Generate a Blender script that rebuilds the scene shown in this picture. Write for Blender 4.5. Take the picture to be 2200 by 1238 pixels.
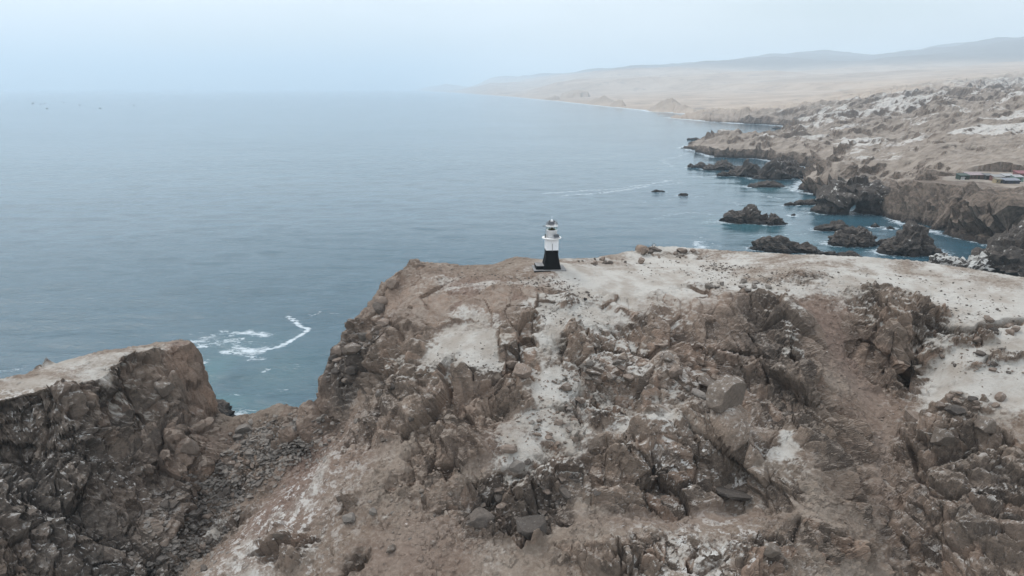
import bpy, bmesh, math, random
import numpy as np
from mathutils import Vector, Matrix

for o in list(bpy.data.objects):
    bpy.data.objects.remove(o)
SC = bpy.context.scene
COL = SC.collection
rng = np.random.default_rng(7)
random.seed(7)

# ------------------------------------------------------------------ camera
CAM_H, PITCH, FPX = 70.0, math.radians(16.3), 1465.0
cd = bpy.data.cameras.new('camera')
cam = bpy.data.objects.new('camera', cd)
COL.objects.link(cam)
cam.location = (0, 0, CAM_H)
cam.rotation_euler = (math.radians(90) - PITCH, 0, 0)
cd.sensor_width = 36.0
cd.lens = FPX / 2200.0 * 36.0
cd.clip_start = 0.5
cd.clip_end = 120000
SC.camera = cam

# ------------------------------------------------------------------ world, sun, exposure
SUN_EL, SUN_AZ = math.radians(52), math.radians(-50)       # azimuth from +Y (view axis), negative = left
W = bpy.data.worlds.new('World')
SC.world = W
W.use_nodes = True
nt = W.node_tree
nt.nodes.clear()
def N(t, kind, **kw):
    n = t.nodes.new(kind)
    for k, v in kw.items():
        if hasattr(n, k):
            setattr(n, k, v)
    return n
out = N(nt, 'ShaderNodeOutputWorld')
bg = N(nt, 'ShaderNodeBackground')
bg.inputs['Strength'].default_value = 0.1
sky = N(nt, 'ShaderNodeTexSky', sky_type='NISHITA', sun_disc=False)
sky.sun_elevation = SUN_EL
sky.sun_rotation = SUN_AZ
sky.altitude = 50
sky.air_density = 1.4
sky.dust_density = 2.0
sky.ozone_density = 2.0
tc = N(nt, 'ShaderNodeTexCoord')
mp = N(nt, 'ShaderNodeMapping')
mp.inputs['Scale'].default_value = (1.0, 1.0, 5.0)
mp.inputs['Location'].default_value = (0.35, 0.1, 0.2)
ns = N(nt, 'ShaderNodeTexNoise')
ns.inputs['Scale'].default_value = 1.9
ns.inputs['Detail'].default_value = 4
ns.inputs['Roughness'].default_value = 0.5
cr = N(nt, 'ShaderNodeMapRange')
cr.inputs['From Min'].default_value = 0.30
cr.inputs['From Max'].default_value = 0.62
cr.inputs['To Min'].default_value = 0.35
cr.inputs['To Max'].default_value = 0.97
mx = N(nt, 'ShaderNodeMix', data_type='RGBA')
mx.inputs[7].default_value = (8.3, 8.5, 8.7, 1)           # the cloud deck
nt.links.new(tc.outputs['Generated'], mp.inputs['Vector'])
nt.links.new(mp.outputs[0], ns.inputs['Vector'])
nt.links.new(ns.outputs['Fac'], cr.inputs['Value'])
nt.links.new(cr.outputs[0], mx.inputs[0])
nt.links.new(sky.outputs[0], mx.inputs[6])
# overcast law: the deck is brighter towards the zenith
sz = N(nt, 'ShaderNodeSeparateXYZ')
nt.links.new(tc.outputs['Generated'], sz.inputs[0])
ml = N(nt, 'ShaderNodeMath', operation='MULTIPLY_ADD', use_clamp=False)
mxz = N(nt, 'ShaderNodeMath', operation='MAXIMUM')
mxz.inputs[1].default_value = 0.0
nt.links.new(sz.outputs[2], mxz.inputs[0])
nt.links.new(mxz.outputs[0], ml.inputs[0])
ml.inputs[1].default_value = 1.25
ml.inputs[2].default_value = 1.0
vs = N(nt, 'ShaderNodeVectorMath', operation='SCALE')
nt.links.new(mx.outputs[2], vs.inputs[0])
nt.links.new(ml.outputs[0], vs.inputs['Scale'])
nt.links.new(vs.outputs[0], bg.inputs['Color'])
nt.links.new(bg.outputs[0], out.inputs['Surface'])

sl = bpy.data.lights.new('sun', 'SUN')
sl.energy = 1.3
sl.angle = math.radians(16)
sl.color = (1.0, 0.965, 0.92)
sun = bpy.data.objects.new('sun', sl)
COL.objects.link(sun)
sd = Vector((math.sin(SUN_AZ) * math.cos(SUN_EL), math.cos(SUN_AZ) * math.cos(SUN_EL), math.sin(SUN_EL)))
sun.rotation_euler = sd.to_track_quat('Z', 'Y').to_euler()

SC.view_settings.view_transform = 'Standard'
SC.view_settings.look = 'None'
SC.view_settings.exposure = 0.2
SC.view_settings.gamma = 1.0
SC.cycles.use_denoising = True
SC.cycles.max_bounces = 5
SC.cycles.diffuse_bounces = 2
SC.cycles.glossy_bounces = 2
SC.cycles.transmission_bounces = 4
SC.cycles.volume_bounces = 1
SC.cycles.caustics_reflective = False
SC.cycles.caustics_refractive = False

# ------------------------------------------------------------------ survey helpers: sight lines of the photograph -> metres
CP, SP = math.cos(PITCH), math.sin(PITCH)
def sight(px, py):
    x = (px - 1100.0) / FPX
    y = (619.0 - py) / FPX
    dy = CP + y * SP
    return x / dy, (-SP + y * CP) / dy          # dX/dY, dZ/dY
def at(px, py, Y):                              # point on the sight line at ground distance Y
    a, b = sight(px, py)
    return (a * Y, Y, CAM_H + b * Y)
def atz(px, py, Z=0.0):                         # point on the sight line at elevation Z
    a, b = sight(px, py)
    Y = (Z - CAM_H) / b
    return (a * Y, Y, Z)

# ------------------------------------------------------------------ noise
U = np.uint32
def _h(ix, iy, iz, seed):
    with np.errstate(over='ignore'):
        h = ix.astype(np.int32).astype(U) * U(374761393) + iy.astype(np.int32).astype(U) * U(668265263) \
            + iz.astype(np.int32).astype(U) * U(2246822519) + U((seed * 3266489917) & 0xffffffff)
        h = (h ^ (h >> U(13))) * U(1274126177)
        h = (h ^ (h >> U(16))) * U(2654435761)
        return h ^ (h >> U(15))
def _r(h, k):
    with np.errstate(over='ignore'):
        g = (h ^ U((k * 0x9E3779B9) & 0xffffffff)) * U(2246822519)
        g = (g ^ (g >> U(13))) * U(3266489917)
        g = g ^ (g >> U(16))
    return (g >> U(8)).astype(np.float32) * np.float32(1.0 / 16777216.0)
def vnoise(p, seed=0):
    p = p.astype(np.float32)
    i = np.floor(p)
    f = p - i
    f = f * f * f * (f * (f * 6 - 15) + 10)
    i = i.astype(np.int32)
    res = np.zeros(len(p), np.float32)
    for dx in (0, 1):
        wx = f[:, 0] if dx else 1 - f[:, 0]
        for dy in (0, 1):
            wy = f[:, 1] if dy else 1 - f[:, 1]
            for dz in (0, 1):
                wz = f[:, 2] if dz else 1 - f[:, 2]
                res += _r(_h(i[:, 0] + dx, i[:, 1] + dy, i[:, 2] + dz, seed), 1) * wx * wy * wz
    return res * 2 - 1
def fbm(p, octaves=4, seed=0, gain=0.5, ridged=False):
    a, s, tot = 1.0, np.zeros(len(p), np.float32), 0.0
    q = p.astype(np.float32)
    for k in range(octaves):
        n = vnoise(q, seed + k * 17)
        if ridged:
            n = 1 - 2 * np.abs(n)
        s += a * n
        tot += a
        a *= gain
        q = q * 2.03 + 11.3
    return s / tot
def facets(p, seed=0, jitter=0.8):
    """cellular rock: random of its block, tilted-plane offset, distance to the joint, block id, offset from its centre"""
    p = p.astype(np.float32)
    ci = np.floor(p - 0.5).astype(np.int32)
    n = len(p)
    f1 = np.full(n, 9.0, np.float32)
    f2 = np.full(n, 9.0, np.float32)
    hid = np.zeros(n, U)
    off = np.zeros((n, 3), np.float32)
    for dx in (0, 1):
        for dy in (0, 1):
            for dz in (0, 1):
                cx, cy, cz = ci[:, 0] + dx, ci[:, 1] + dy, ci[:, 2] + dz
                h = _h(cx, cy, cz, seed)
                ox = p[:, 0] - (cx + 0.5 + (_r(h, 1) - 0.5) * jitter)
                oy = p[:, 1] - (cy + 0.5 + (_r(h, 2) - 0.5) * jitter)
                oz = p[:, 2] - (cz + 0.5 + (_r(h, 3) - 0.5) * jitter)
                d = ox * ox + oy * oy + oz * oz
                near = d < f1
                f2 = np.where(near, f1, np.minimum(f2, d))
                f1 = np.where(near, d, f1)
                hid = np.where(near, h, hid)
                off[near, 0] = ox[near]
                off[near, 1] = oy[near]
                off[near, 2] = oz[near]
    crack = np.sqrt(f2) - np.sqrt(f1)
    r1 = _r(hid, 4)
    tilt = (off[:, 0] * (_r(hid, 5) - 0.5) + off[:, 1] * (_r(hid, 6) - 0.5) + off[:, 2] * (_r(hid, 7) - 0.5)) * 2
    return r1, tilt, crack, hid, off
JOINTS = np.array([(.15,-.35,.92),(-.1,-.95,.3),(-.75,-.6,.25),(.7,-.65,.25),(-.3,-.5,.8),(.35,-.2,.9)], np.float32)
def blocks(Q, an, size, seed, nrm_, rot, lim=0.42, jset=None):
    """each block is cut by one of the joint planes: displacement along the normal that puts the point on that plane"""
    J = JOINTS if jset is None else jset
    r1, _, c, hid, off = facets(Q * an / size + seed * 1.7, seed)
    om = off * size / an
    m = J[(_r(hid, 8) * len(J) * 0.9999).astype(int)] + (np.stack([_r(hid, 9), _r(hid, 10), _r(hid, 11)], 1) - 0.5) * 0.45
    m /= np.linalg.norm(m, axis=1, keepdims=True)
    mw = m @ rot
    nm = np.maximum((nrm_ * mw).sum(1), 0.38)
    return np.clip(-(om * m).sum(1) / nm, -size * lim, size * lim), r1, c, hid
def smooth(a, b, x):
    t = np.clip((x - a) / (b - a), 0, 1)
    return t * t * (3 - 2 * t)

# ------------------------------------------------------------------ mesh helpers
def mesh_from(name, V, F, mat=None, shade=False, attrs=None):
    me = bpy.data.meshes.new(name)
    V = np.asarray(V, np.float32)
    F = np.asarray(F, np.int32)
    k = F.shape[1]
    me.vertices.add(len(V))
    me.vertices.foreach_set('co', V.ravel())
    me.loops.add(F.size)
    me.loops.foreach_set('vertex_index', F.ravel())
    me.polygons.add(len(F))
    me.polygons.foreach_set('loop_start', np.arange(0, F.size, k, dtype=np.int32))
    me.polygons.foreach_set('loop_total', np.full(len(F), k, np.int32))
    me.polygons.foreach_set('use_smooth', np.full(len(F), shade, bool))
    me.update(calc_edges=True)
    for an, data in (attrs or {}).items():
        at_ = me.attributes.new(an, 'FLOAT_COLOR', 'POINT')
        at_.data.foreach_set('color', np.asarray(data, np.float32).ravel())
    if mat:
        me.materials.append(mat)
    return me
def grid_faces(nr, nc):
    i = np.arange(nr * nc, dtype=np.int32).reshape(nr, nc)
    return np.stack([i[:-1, :-1], i[:-1, 1:], i[1:, 1:], i[1:, :-1]], -1).reshape(-1, 4)
def link(name, me, parent=None, loc=None):
    o = bpy.data.objects.new(name, me)
    COL.objects.link(o)
    if parent is not None:
        o.parent = parent
    if loc is not None:
        o.location = loc
    return o
def tag(o, label=None, cat=None, group=None, kind=None):
    if label: o['label'] = label
    if cat: o['category'] = cat
    if group: o['group'] = group
    if kind: o['kind'] = kind
    return o

# ------------------------------------------------------------------ materials
def newmat(name):
    m = bpy.data.materials.new(name)
    m.use_nodes = True
    t = m.node_tree
    return m, t, t.nodes['Principled BSDF']
def rgb(c): return (c[0], c[1], c[2], 1)
def noise(t, scale, detail=3, rough=0.55, vec=None, dist=0.0):
    n = N(t, 'ShaderNodeTexNoise')
    n.inputs['Scale'].default_value = scale
    n.inputs['Detail'].default_value = detail
    n.inputs['Roughness'].default_value = rough
    n.inputs['Distortion'].default_value = dist
    if vec is not None:
        t.links.new(vec, n.inputs['Vector'])
    return n.outputs['Fac']
def ramp(t, val, a, b, lo=0.0, hi=1.0):
    n = N(t, 'ShaderNodeMapRange', interpolation_type='SMOOTHSTEP')
    t.links.new(val, n.inputs['Value'])
    n.inputs['From Min'].default_value = a
    n.inputs['From Max'].default_value = b
    n.inputs['To Min'].default_value = lo
    n.inputs['To Max'].default_value = hi
    return n.outputs[0]
def math_(t, op, a, b=None):
    n = N(t, 'ShaderNodeMath', operation=op)
    for k, v in enumerate((a, b)):
        if v is None: continue
        if isinstance(v, (int, float)): n.inputs[k].default_value = v
        else: t.links.new(v, n.inputs[k])
    return n.outputs[0]
def mix(t, fac, a, b):
    n = N(t, 'ShaderNodeMix', data_type='RGBA')
    for k, v in ((0, fac), (6, a), (7, b)):
        if isinstance(v, (int, float)): n.inputs[k].default_value = v
        elif isinstance(v, tuple): n.inputs[k].default_value = rgb(v)
        else: t.links.new(v, n.inputs[k])
    return n.outputs[2]
def plain(name, c, rough=0.6, metal=0.0, var=0.12, nscale=3.0, emit=None):
    m, t, b = newmat(name)
    tcn = N(t, 'ShaderNodeTexCoord').outputs['Object']
    f = noise(t, nscale, 4, 0.6, tcn)
    col = mix(t, ramp(t, f, 0.3, 0.7), tuple(x * (1 - var) for x in c), tuple(min(1, x * (1 + var)) for x in c))
    t.links.new(col, b.inputs['Base Color'])
    b.inputs['Roughness'].default_value = rough
    b.inputs['Metallic'].default_value = metal
    return m
def posn(t):
    return N(t, 'ShaderNodeNewGeometry').outputs['Position']
def attr(t, name):
    a = N(t, 'ShaderNodeAttribute')
    a.attribute_name = name
    s = N(t, 'ShaderNodeSeparateColor')
    t.links.new(a.outputs['Color'], s.inputs[0])
    return s.outputs[0], s.outputs[1], s.outputs[2], a.outputs['Alpha']
def stretch(t, vec, s):
    n = N(t, 'ShaderNodeMapping')
    n.inputs['Scale'].default_value = s
    t.links.new(vec, n.inputs['Vector'])
    return n.outputs[0]
def normal_z(t):
    g = N(t, 'ShaderNodeNewGeometry')
    s = N(t, 'ShaderNodeSeparateXYZ')
    t.links.new(g.outputs['Normal'], s.inputs[0])
    return s.outputs[2]

ROCK_A, ROCK_B, ROCK_C = (0.074, 0.057, 0.045), (0.238, 0.182, 0.140), (0.268, 0.184, 0.134)
GUANO, GUANO2 = (0.415, 0.395, 0.36), (0.30, 0.268, 0.23)

def headland_material():
    m, t, b = newmat('headland_rock_soil_guano')
    P = posn(t)
    g, r, red, dark = attr(t, 'zone')
    c1, c2, dirt, drop = attr(t, 'cell')
    fine = noise(t, 1.9, 8, 0.68, P)
    fine2 = noise(t, 7.0, 6, 0.7, P)
    big = noise(t, 0.12, 4, 0.55, P)
    soil = mix(t, ramp(t, big, 0.35, 0.65), (0.150, 0.110, 0.083), (0.215, 0.175, 0.140))
    soil = mix(t, ramp(t, fine, 0.40, 0.75), soil, (0.26, 0.217, 0.175))
    soil = mix(t, ramp(t, fine2, 0.56, 0.72, 0, 0.75), soil, (0.105, 0.085, 0.07))     # dark gravel
    redc = mix(t, ramp(t, fine, 0.3, 0.7), (0.13, 0.088, 0.070), (0.20, 0.142, 0.112))
    soil = mix(t, math_(t, 'MULTIPLY', red, 0.9), soil, redc)
    rock = mix(t, ramp(t, math_(t, 'ADD', c1, math_(t, 'MULTIPLY', math_(t, 'SUBTRACT', fine, 0.5), 1.2)), 0.0, 1.0), ROCK_A, ROCK_B)
    rock = mix(t, ramp(t, c2, 0.55, 1.0, 0, 0.8), rock, ROCK_C)
    rock = mix(t, math_(t, 'MULTIPLY', red, 0.6), rock, (0.235, 0.165, 0.125))
    strat = noise(t, 1.0, 6, 0.7, stretch(t, P, (1.2, 1.2, 5.0)), 0.4)
    rock = mix(t, ramp(t, strat, 0.45, 0.72, 0.0, 0.6), rock, (0.06, 0.049, 0.041))
    rock = mix(t, ramp(t, fine2, 0.52, 0.72, 0, 0.65), rock, (0.29, 0.25, 0.21))
    rock = mix(t, math_(t, 'MULTIPLY', dark, 0.85), rock, mix(t, ramp(t, fine, 0.3, 0.7), (0.045, 0.038, 0.033), (0.10, 0.085, 0.072)))
    nz = normal_z(t)
    dust = math_(t, 'MULTIPLY', ramp(t, nz, 0.62, 0.92), ramp(t, noise(t, 0.7, 6, 0.65, P), 0.36, 0.62, 0.1, 0.78))
    rock = mix(t, math_(t, 'MULTIPLY', dust, math_(t, 'SUBTRACT', 1.0, math_(t, 'MULTIPLY', dark, 0.6))), rock, (0.255, 0.215, 0.178))
    rm = ramp(t, math_(t, 'ADD', r, math_(t, 'MULTIPLY', math_(t, 'SUBTRACT', fine, 0.5), 0.5)), 0.40, 0.60)
    col = mix(t, rm, soil, rock)
    # bird droppings: on ledges and in streaks
    st = noise(t, 1.0, 5, 0.65, stretch(t, P, (3.2, 3.2, 0.35)))
    led = math_(t, 'MULTIPLY', ramp(t, nz, 0.45, 0.85), ramp(t, noise(t, 0.9, 6, 0.7, P), 0.50, 0.60))
    stk = math_(t, 'MULTIPLY', ramp(t, st, 0.60, 0.68), ramp(t, noise(t, 0.35, 3, 0.5, P), 0.50, 0.62))
    dm = math_(t, 'MULTIPLY', math_(t, 'MAXIMUM', led, stk), drop)
    col = mix(t, math_(t, 'MULTIPLY', dm, 0.8), col, (0.58, 0.57, 0.54))
    # guano crust
    gn = math_(t, 'ADD', math_(t, 'MULTIPLY', math_(t, 'SUBTRACT', fine, 0.5), 1.1), math_(t, 'MULTIPLY', math_(t, 'SUBTRACT', noise(t, 0.28, 6, 0.62, stretch(t, P, (0.7, 1.2, 1))), 0.5), 1.5))
    gm = ramp(t, math_(t, 'ADD', g, gn), 0.30, 0.86)
    gcol = mix(t, ramp(t, noise(t, 0.22, 6, 0.6, P), 0.38, 0.66), GUANO, GUANO2)
    gcol = mix(t, ramp(t, fine2, 0.60, 0.74, 0, 0.6), gcol, (0.20, 0.17, 0.145))
    col = mix(t, math_(t, 'MULTIPLY', gm, 0.97), col, gcol)
    t.links.new(col, b.inputs['Base Color'])
    b.inputs['Roughness'].default_value = 0.95
    b.inputs['Specular IOR Level'].default_value = 0.2
    bp = N(t, 'ShaderNodeBump')
    bp.inputs['Strength'].default_value = 1.0
    bp.inputs['Distance'].default_value = 0.26
    hgt = math_(t, 'ADD', math_(t, 'MULTIPLY', fine2, 0.55), math_(t, 'MULTIPLY', strat, 0.6))
    t.links.new(hgt, bp.inputs['Height'])
    t.links.new(bp.outputs[0], b.inputs['Normal'])
    return m
def boulder_material(name, a, bcol, cap=0.0):
    m, t, b = newmat(name)
    oi = N(t, 'ShaderNodeObjectInfo')
    tco = N(t, 'ShaderNodeTexCoord').outputs['Object']
    P = posn(t)
    f = noise(t, 2.0, 6, 0.65, P)
    f2 = noise(t, 8.0, 5, 0.7, P)
    col = mix(t, oi.outputs['Random'], a, bcol)
    col = mix(t, ramp(t, f, 0.35, 0.7, 0, 0.6), col, tuple(x * 0.55 for x in a))
    col = mix(t, ramp(t, f2, 0.52, 0.75, 0, 0.5), col, (0.30, 0.265, 0.23))
    if cap > 0:
        nz = normal_z(t)
        k = math_(t, 'MULTIPLY', ramp(t, nz, 0.25, 0.7), ramp(t, noise(t, 1.3, 8, 0.75, stretch(t, P, (1.6, 1.6, .5))), 0.62 - cap * 0.35, 0.86 - cap * 0.35))
        col = mix(t, math_(t, 'MULTIPLY', k, 0.9), col, (0.56, 0.545, 0.515))
    t.links.new(col, b.inputs['Base Color'])
    b.inputs['Roughness'].default_value = 0.95
    b.inputs['Specular IOR Level'].default_value = 0.2
    bp = N(t, 'ShaderNodeBump')
    bp.inputs['Strength'].default_value = 0.7
    bp.inputs['Distance'].default_value = 0.12
    t.links.new(f2, bp.inputs['Height'])
    t.links.new(bp.outputs[0], b.inputs['Normal'])
    return m
def coast_material():
    m, t, b = newmat('coast_rock_sand')
    P = posn(t)
    g, r, sand, tan = attr(t, 'zone')
    f = noise(t, 0.10, 8, 0.65, P)
    f2 = noise(t, 0.55, 6, 0.7, P)
    soil = mix(t, ramp(t, f, 0.35, 0.7), (0.185, 0.153, 0.125), (0.28, 0.24, 0.20))
    rock = mix(t, ramp(t, f2, 0.3, 0.7), (0.070, 0.057, 0.047), (0.185, 0.145, 0.115))
    sp = N(t, 'ShaderNodeSeparateXYZ')
    t.links.new(P, sp.inputs[0])
    rock = mix(t, ramp(t, math_(t, 'ADD', sp.outputs[2], math_(t, 'MULTIPLY', f2, 6.0)), 3.5, 7.5, 0.9, 0.0), rock, (0.024, 0.021, 0.019))   # wet black zone of the shore
    rm = ramp(t, math_(t, 'ADD', r, math_(t, 'MULTIPLY', math_(t, 'SUBTRACT', f2, 0.5), 0.7)), 0.35, 0.65)
    col = mix(t, rm, soil, rock)
    col = mix(t, math_(t, 'MULTIPLY', sand, 0.9), col, (0.30, 0.27, 0.235))
    gm = ramp(t, math_(t, 'ADD', g, math_(t, 'MULTIPLY', math_(t, 'SUBTRACT', noise(t, 0.22, 8, 0.75, P), 0.5), 2.2)), 0.48, 0.95)
    col = mix(t, math_(t, 'MULTIPLY', gm, 0.85), col, (0.45, 0.43, 0.40))
    tanc = mix(t, ramp(t, noise(t, 0.004, 6, 0.6, P), 0.35, 0.65), (0.30, 0.238, 0.185), (0.38, 0.312, 0.25))
    tanc = mix(t, ramp(t, noise(t, 0.012, 6, 0.7, stretch(t, P, (1, 0.35, 1))), 0.52, 0.68, 0, 0.75), tanc, (0.17, 0.145, 0.125))
    tanc = mix(t, ramp(t, math_(t, 'ADD', sp.outputs[2], math_(t, 'MULTIPLY', noise(t, 0.0008, 5, 0.6, P), 200.0)), 330, 520), tanc, (0.10, 0.085, 0.075))       # the far range is dark rock
    col = mix(t, tan, col, tanc)
    t.links.new(col, b.inputs['Base Color'])
    b.inputs['Roughness'].default_value = 0.95
    b.inputs['Specular IOR Level'].default_value = 0.15
    bp = N(t, 'ShaderNodeBump')
    bp.inputs['Strength'].default_value = 0.8
    bp.inputs['Distance'].default_value = 0.5
    t.links.new(f2, bp.inputs['Height'])
    t.links.new(bp.outputs[0], b.inputs['Normal'])
    return m
def stack_material(name, cap):
    m, t, b = newmat(name)
    P = posn(t)
    f = noise(t, 0.45, 7, 0.65, P)
    f2 = noise(t, 1.6, 6, 0.7, stretch(t, P, (1, 1, 1.8)))
    col = mix(t, ramp(t, f2, 0.3, 0.72), (0.028, 0.025, 0.023), (0.105, 0.085, 0.070))
    col = mix(t, ramp(t, f, 0.52, 0.7, 0, 0.5), col, (0.15, 0.122, 0.098))
    s = N(t, 'ShaderNodeSeparateXYZ')
    t.links.new(P, s.inputs[0])
    col = mix(t, ramp(t, math_(t, 'ADD', s.outputs[2], math_(t, 'MULTIPLY', f2, 1.5)), 1.6, 2.8, 0.9, 0.0), col, (0.014, 0.013, 0.012))  # wet tide band
    if cap > 0:
        k = math_(t, 'MULTIPLY', ramp(t, normal_z(t), 0.1, 0.6), ramp(t, f, 0.62 - 0.3 * cap, 0.70 - 0.3 * cap))
        k = math_(t, 'MULTIPLY', k, ramp(t, s.outputs[2], 3.0, 6.0))
        col = mix(t, math_(t, 'MULTIPLY', k, 0.85), col, (0.5, 0.49, 0.46))
    t.links.new(col, b.inputs['Base Color'])
    b.inputs['Roughness'].default_value = 0.85
    b.inputs['Specular IOR Level'].default_value = 0.3
    bp = N(t, 'ShaderNodeBump')
    bp.inputs['Strength'].default_value = 0.9
    bp.inputs['Distance'].default_value = 0.5
    t.links.new(f2, bp.inputs['Height'])
    t.links.new(bp.outputs[0], b.inputs['Normal'])
    return m
def sea_material():
    m, t, b = newmat('sea_water')
    P = posn(t)
    foam, shallow, far, _ = attr(t, 'zone')
    base = mix(t, shallow, (0.030, 0.074, 0.100), (0.042, 0.115, 0.127))
    n1 = noise(t, 0.8, 8, 0.72, stretch(t, P, (0.45, 1, 1)), 0.6)
    n2 = noise(t, 0.16, 5, 0.6, P, 0.5)
    f = math_(t, 'ADD', foam, math_(t, 'MULTIPLY', math_(t, 'SUBTRACT', n1, 0.5), 2.4))
    f = math_(t, 'ADD', f, math_(t, 'MULTIPLY', math_(t, 'SUBTRACT', n2, 0.5), 0.7))
    fm = math_(t, 'MULTIPLY', ramp(t, f, 0.42, 0.95), ramp(t, foam, 0.02, 0.30))
    col = mix(t, math_(t, 'MULTIPLY', fm, 0.85), base, (0.55, 0.60, 0.63))
    t.links.new(col, b.inputs['Base Color'])
    t.links.new(ramp(t, fm, 0, 1, 0.12, 0.8), b.inputs['Roughness'])
    b.inputs['IOR'].default_value = 1.333
    w0 = noise(t, 0.085, 3, 0.5, stretch(t, P, (0.40, 1.0, 1.0)), 0.6)
    w1 = noise(t, 0.22, 4, 0.6, stretch(t, P, (0.45, 1.0, 1.0)), 0.5)
    w2 = noise(t, 0.75, 6, 0.65, stretch(t, P, (0.5, 1.0, 1.0)), 0.4)
    hgt = math_(t, 'ADD', math_(t, 'MULTIPLY', w1, 1.2), math_(t, 'ADD', math_(t, 'MULTIPLY', w2, 0.55), math_(t, 'MULTIPLY', w0, 2.6)))
    bp = N(t, 'ShaderNodeBump')
    wind = ramp(t, noise(t, 0.006, 4, 0.55, stretch(t, P, (0.5, 1, 1))), 0.35, 0.65, 0.65, 1.25)
    t.links.new(math_(t, 'MULTIPLY', ramp(t, far, 0, 1, 0.85, 0.13), wind), bp.inputs['Strength'])
    bp.inputs['Distance'].default_value = 0.95
    t.links.new(hgt, bp.inputs['Height'])
    t.links.new(bp.outputs[0], b.inputs['Normal'])
    return m

M = {}
M['headland'] = headland_material()
M['coast'] = coast_material()
M['stack'] = stack_material('sea_rock_dark', 0.0)
M['stack_cap'] = stack_material('sea_rock_capped', 0.75)
M['stack_dust'] = stack_material('sea_rock_dusted', 0.12)
M['b_brown'] = boulder_material('boulder_brown', (0.15, 0.118, 0.095), (0.225, 0.175, 0.14), 0.25)
M['b_grey'] = boulder_material('boulder_grey', (0.14, 0.122, 0.105), (0.23, 0.205, 0.18), 0.2)
M['b_dark'] = boulder_material('boulder_dark', (0.07, 0.060, 0.052), (0.12, 0.10, 0.085), 0.1)
M['b_white'] = boulder_material('boulder_capped', (0.13, 0.105, 0.085), (0.17, 0.138, 0.112), 0.34)
M['b_black'] = boulder_material('boulder_black', (0.022, 0.021, 0.021), (0.03, 0.028, 0.027), 0.0)
M['sea'] = sea_material()

# ================================================================== HEADLAND
# surveyed points: (photo x, photo y, distance)
CTL = [
 # lighthouse mound and slope below
 (1172,578,113),(1230,585,112),(1120,580,113),(1150,620,106),(1150,650,101.5),(1150,700,96),(1080,700,97),(1000,745,93),(1000,790,89),(950,850,86),(900,900,84),
 (900,950,80),(850,1000,77),(850,1100,71),(850,1238,63),(1150,760,91.5),(1130,820,87),(1150,880,82.5),(1150,950,78),(1100,1000,75),(1100,1060,72.5),(1100,1120,69.5),(1050,1180,66),(1100,1238,62.5),
 (1230,650,102.5),(1260,700,97),(1250,760,91),(1260,820,87),(1260,900,81),(1250,1000,75),
 # centre
 (1400,538,131),(1340,570,120),(1400,600,112),(1400,650,103),(1400,700,97),(1400,750,92.5),(1400,800,88.5),(1400,850,84.5),(1400,900,80),(1400,945,77),(1400,1000,75.5),(1400,1050,73.5),
 (1400,1100,71),(1400,1130,67),(1400,1170,64.5),(1400,1238,61),
 (1500,670,99),(1480,720,96.5),(1480,790,91.5),(1480,830,88),
 (1520,545,128),(1600,600,113),(1600,640,105),(1560,675,98.5),(1600,700,96),(1600,760,93.5),(1600,820,91),(1600,850,87),(1600,900,81.5),(1560,940,77.5),(1560,1000,76),(1560,1050,74),(1580,1095,71.5),(1600,1130,67),(1600,1238,60),
 (1650,680,98.5),(1680,760,93),(1680,830,88),(1680,900,82),(1660,1000,74),
 # right of the bulge, then the scree chute
 (1700,580,114),(1750,615,107),(1700,700,96),(1730,800,88.5),(1780,900,81),(1750,1000,73.5),(1750,1100,68),(1750,1238,61.5),
 (1800,660,102.5),(1830,700,99.5),(1870,760,96.5),(1890,820,92),(1900,900,85),(1905,1000,78),(1910,1100,71.5),(1930,1238,65),
 # small spur in the chute
 (1960,680,97),(1920,700,97),(1925,745,94),(1945,790,93.5),(2000,760,93),(1990,820,90.5),
 # right plateau
 (1970,572,116),(1900,600,110),(2000,640,103),(2100,600,109),(2100,700,94),(2100,760,89),(2050,800,87.5),(2150,850,82),(2050,880,81),(2100,900,79),(2020,930,78),(2050,980,74.5),(2050,1050,71),(2060,1120,67.5),(2050,1238,61.5),
 (2200,612,106),(2200,700,93),(2200,800,84),(2200,900,77),(2200,1000,71),(2200,1100,66),(2200,1238,59.5),
 # left skyline and west wall
 (895,570,118),(1000,578,116.5),(1060,575,118),(1110,560,121),(1280,560,124),(950,620,108.5),(870,640,110),(900,700,101.5),(820,700,104),
 (830,613,114.5),(800,655,112),(760,690,110),(735,730,107.5),(710,780,104.5),(700,830,102),(692,868,100),
 (700,900,97),(740,900,94.5),(760,850,97),(740,800,101.5),(800,780,98.5),(800,850,92.5),(800,920,86.5),
 # saddle, talus and red gully side
 (520,905,108),(480,905,109),(600,880,105),(650,900,100.5),(600,930,101.5),(500,950,103.5),(470,1000,98),(400,1100,90.5),(330,1200,83),(300,1238,79.5),(560,1000,96.5),(600,1000,95.5),(680,960,96),(500,1080,90.5),(560,1080,89.5),(620,1050,88.5),(680,1010,89.5),
 (480,1110,86.5),(430,1180,82),(400,1238,77),
 # pale spur rim
 (735,950,84.5),(700,1000,80.5),(660,1060,77),(600,1130,73.5),(520,1180,71),(430,1238,68),(780,1000,79),(700,1100,73),(650,1180,69),
 # foot of the crag on the left
 (380,960,100),(330,1080,90),(280,1200,81),(200,1238,79),(300,1100,87.5),(440,893,109),
]
pts = [at(*c) for c in CTL]
pts += [(112,95,38.5),(112,70,31),(125,110,38),(100,48,17),(60,46,12),(30,46,10.5),(0,46,9),(-28,52,8),(-45,60,2),(-62,64,1),(-80,66,3),(-62,80,5),(-66,74,4),(-62,95,9),(-59,108,10),(-75,95,9),(-80,80,4),(-120,88,8),(-120,60,2)]
pts = np.array(pts, np.float64)
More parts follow.
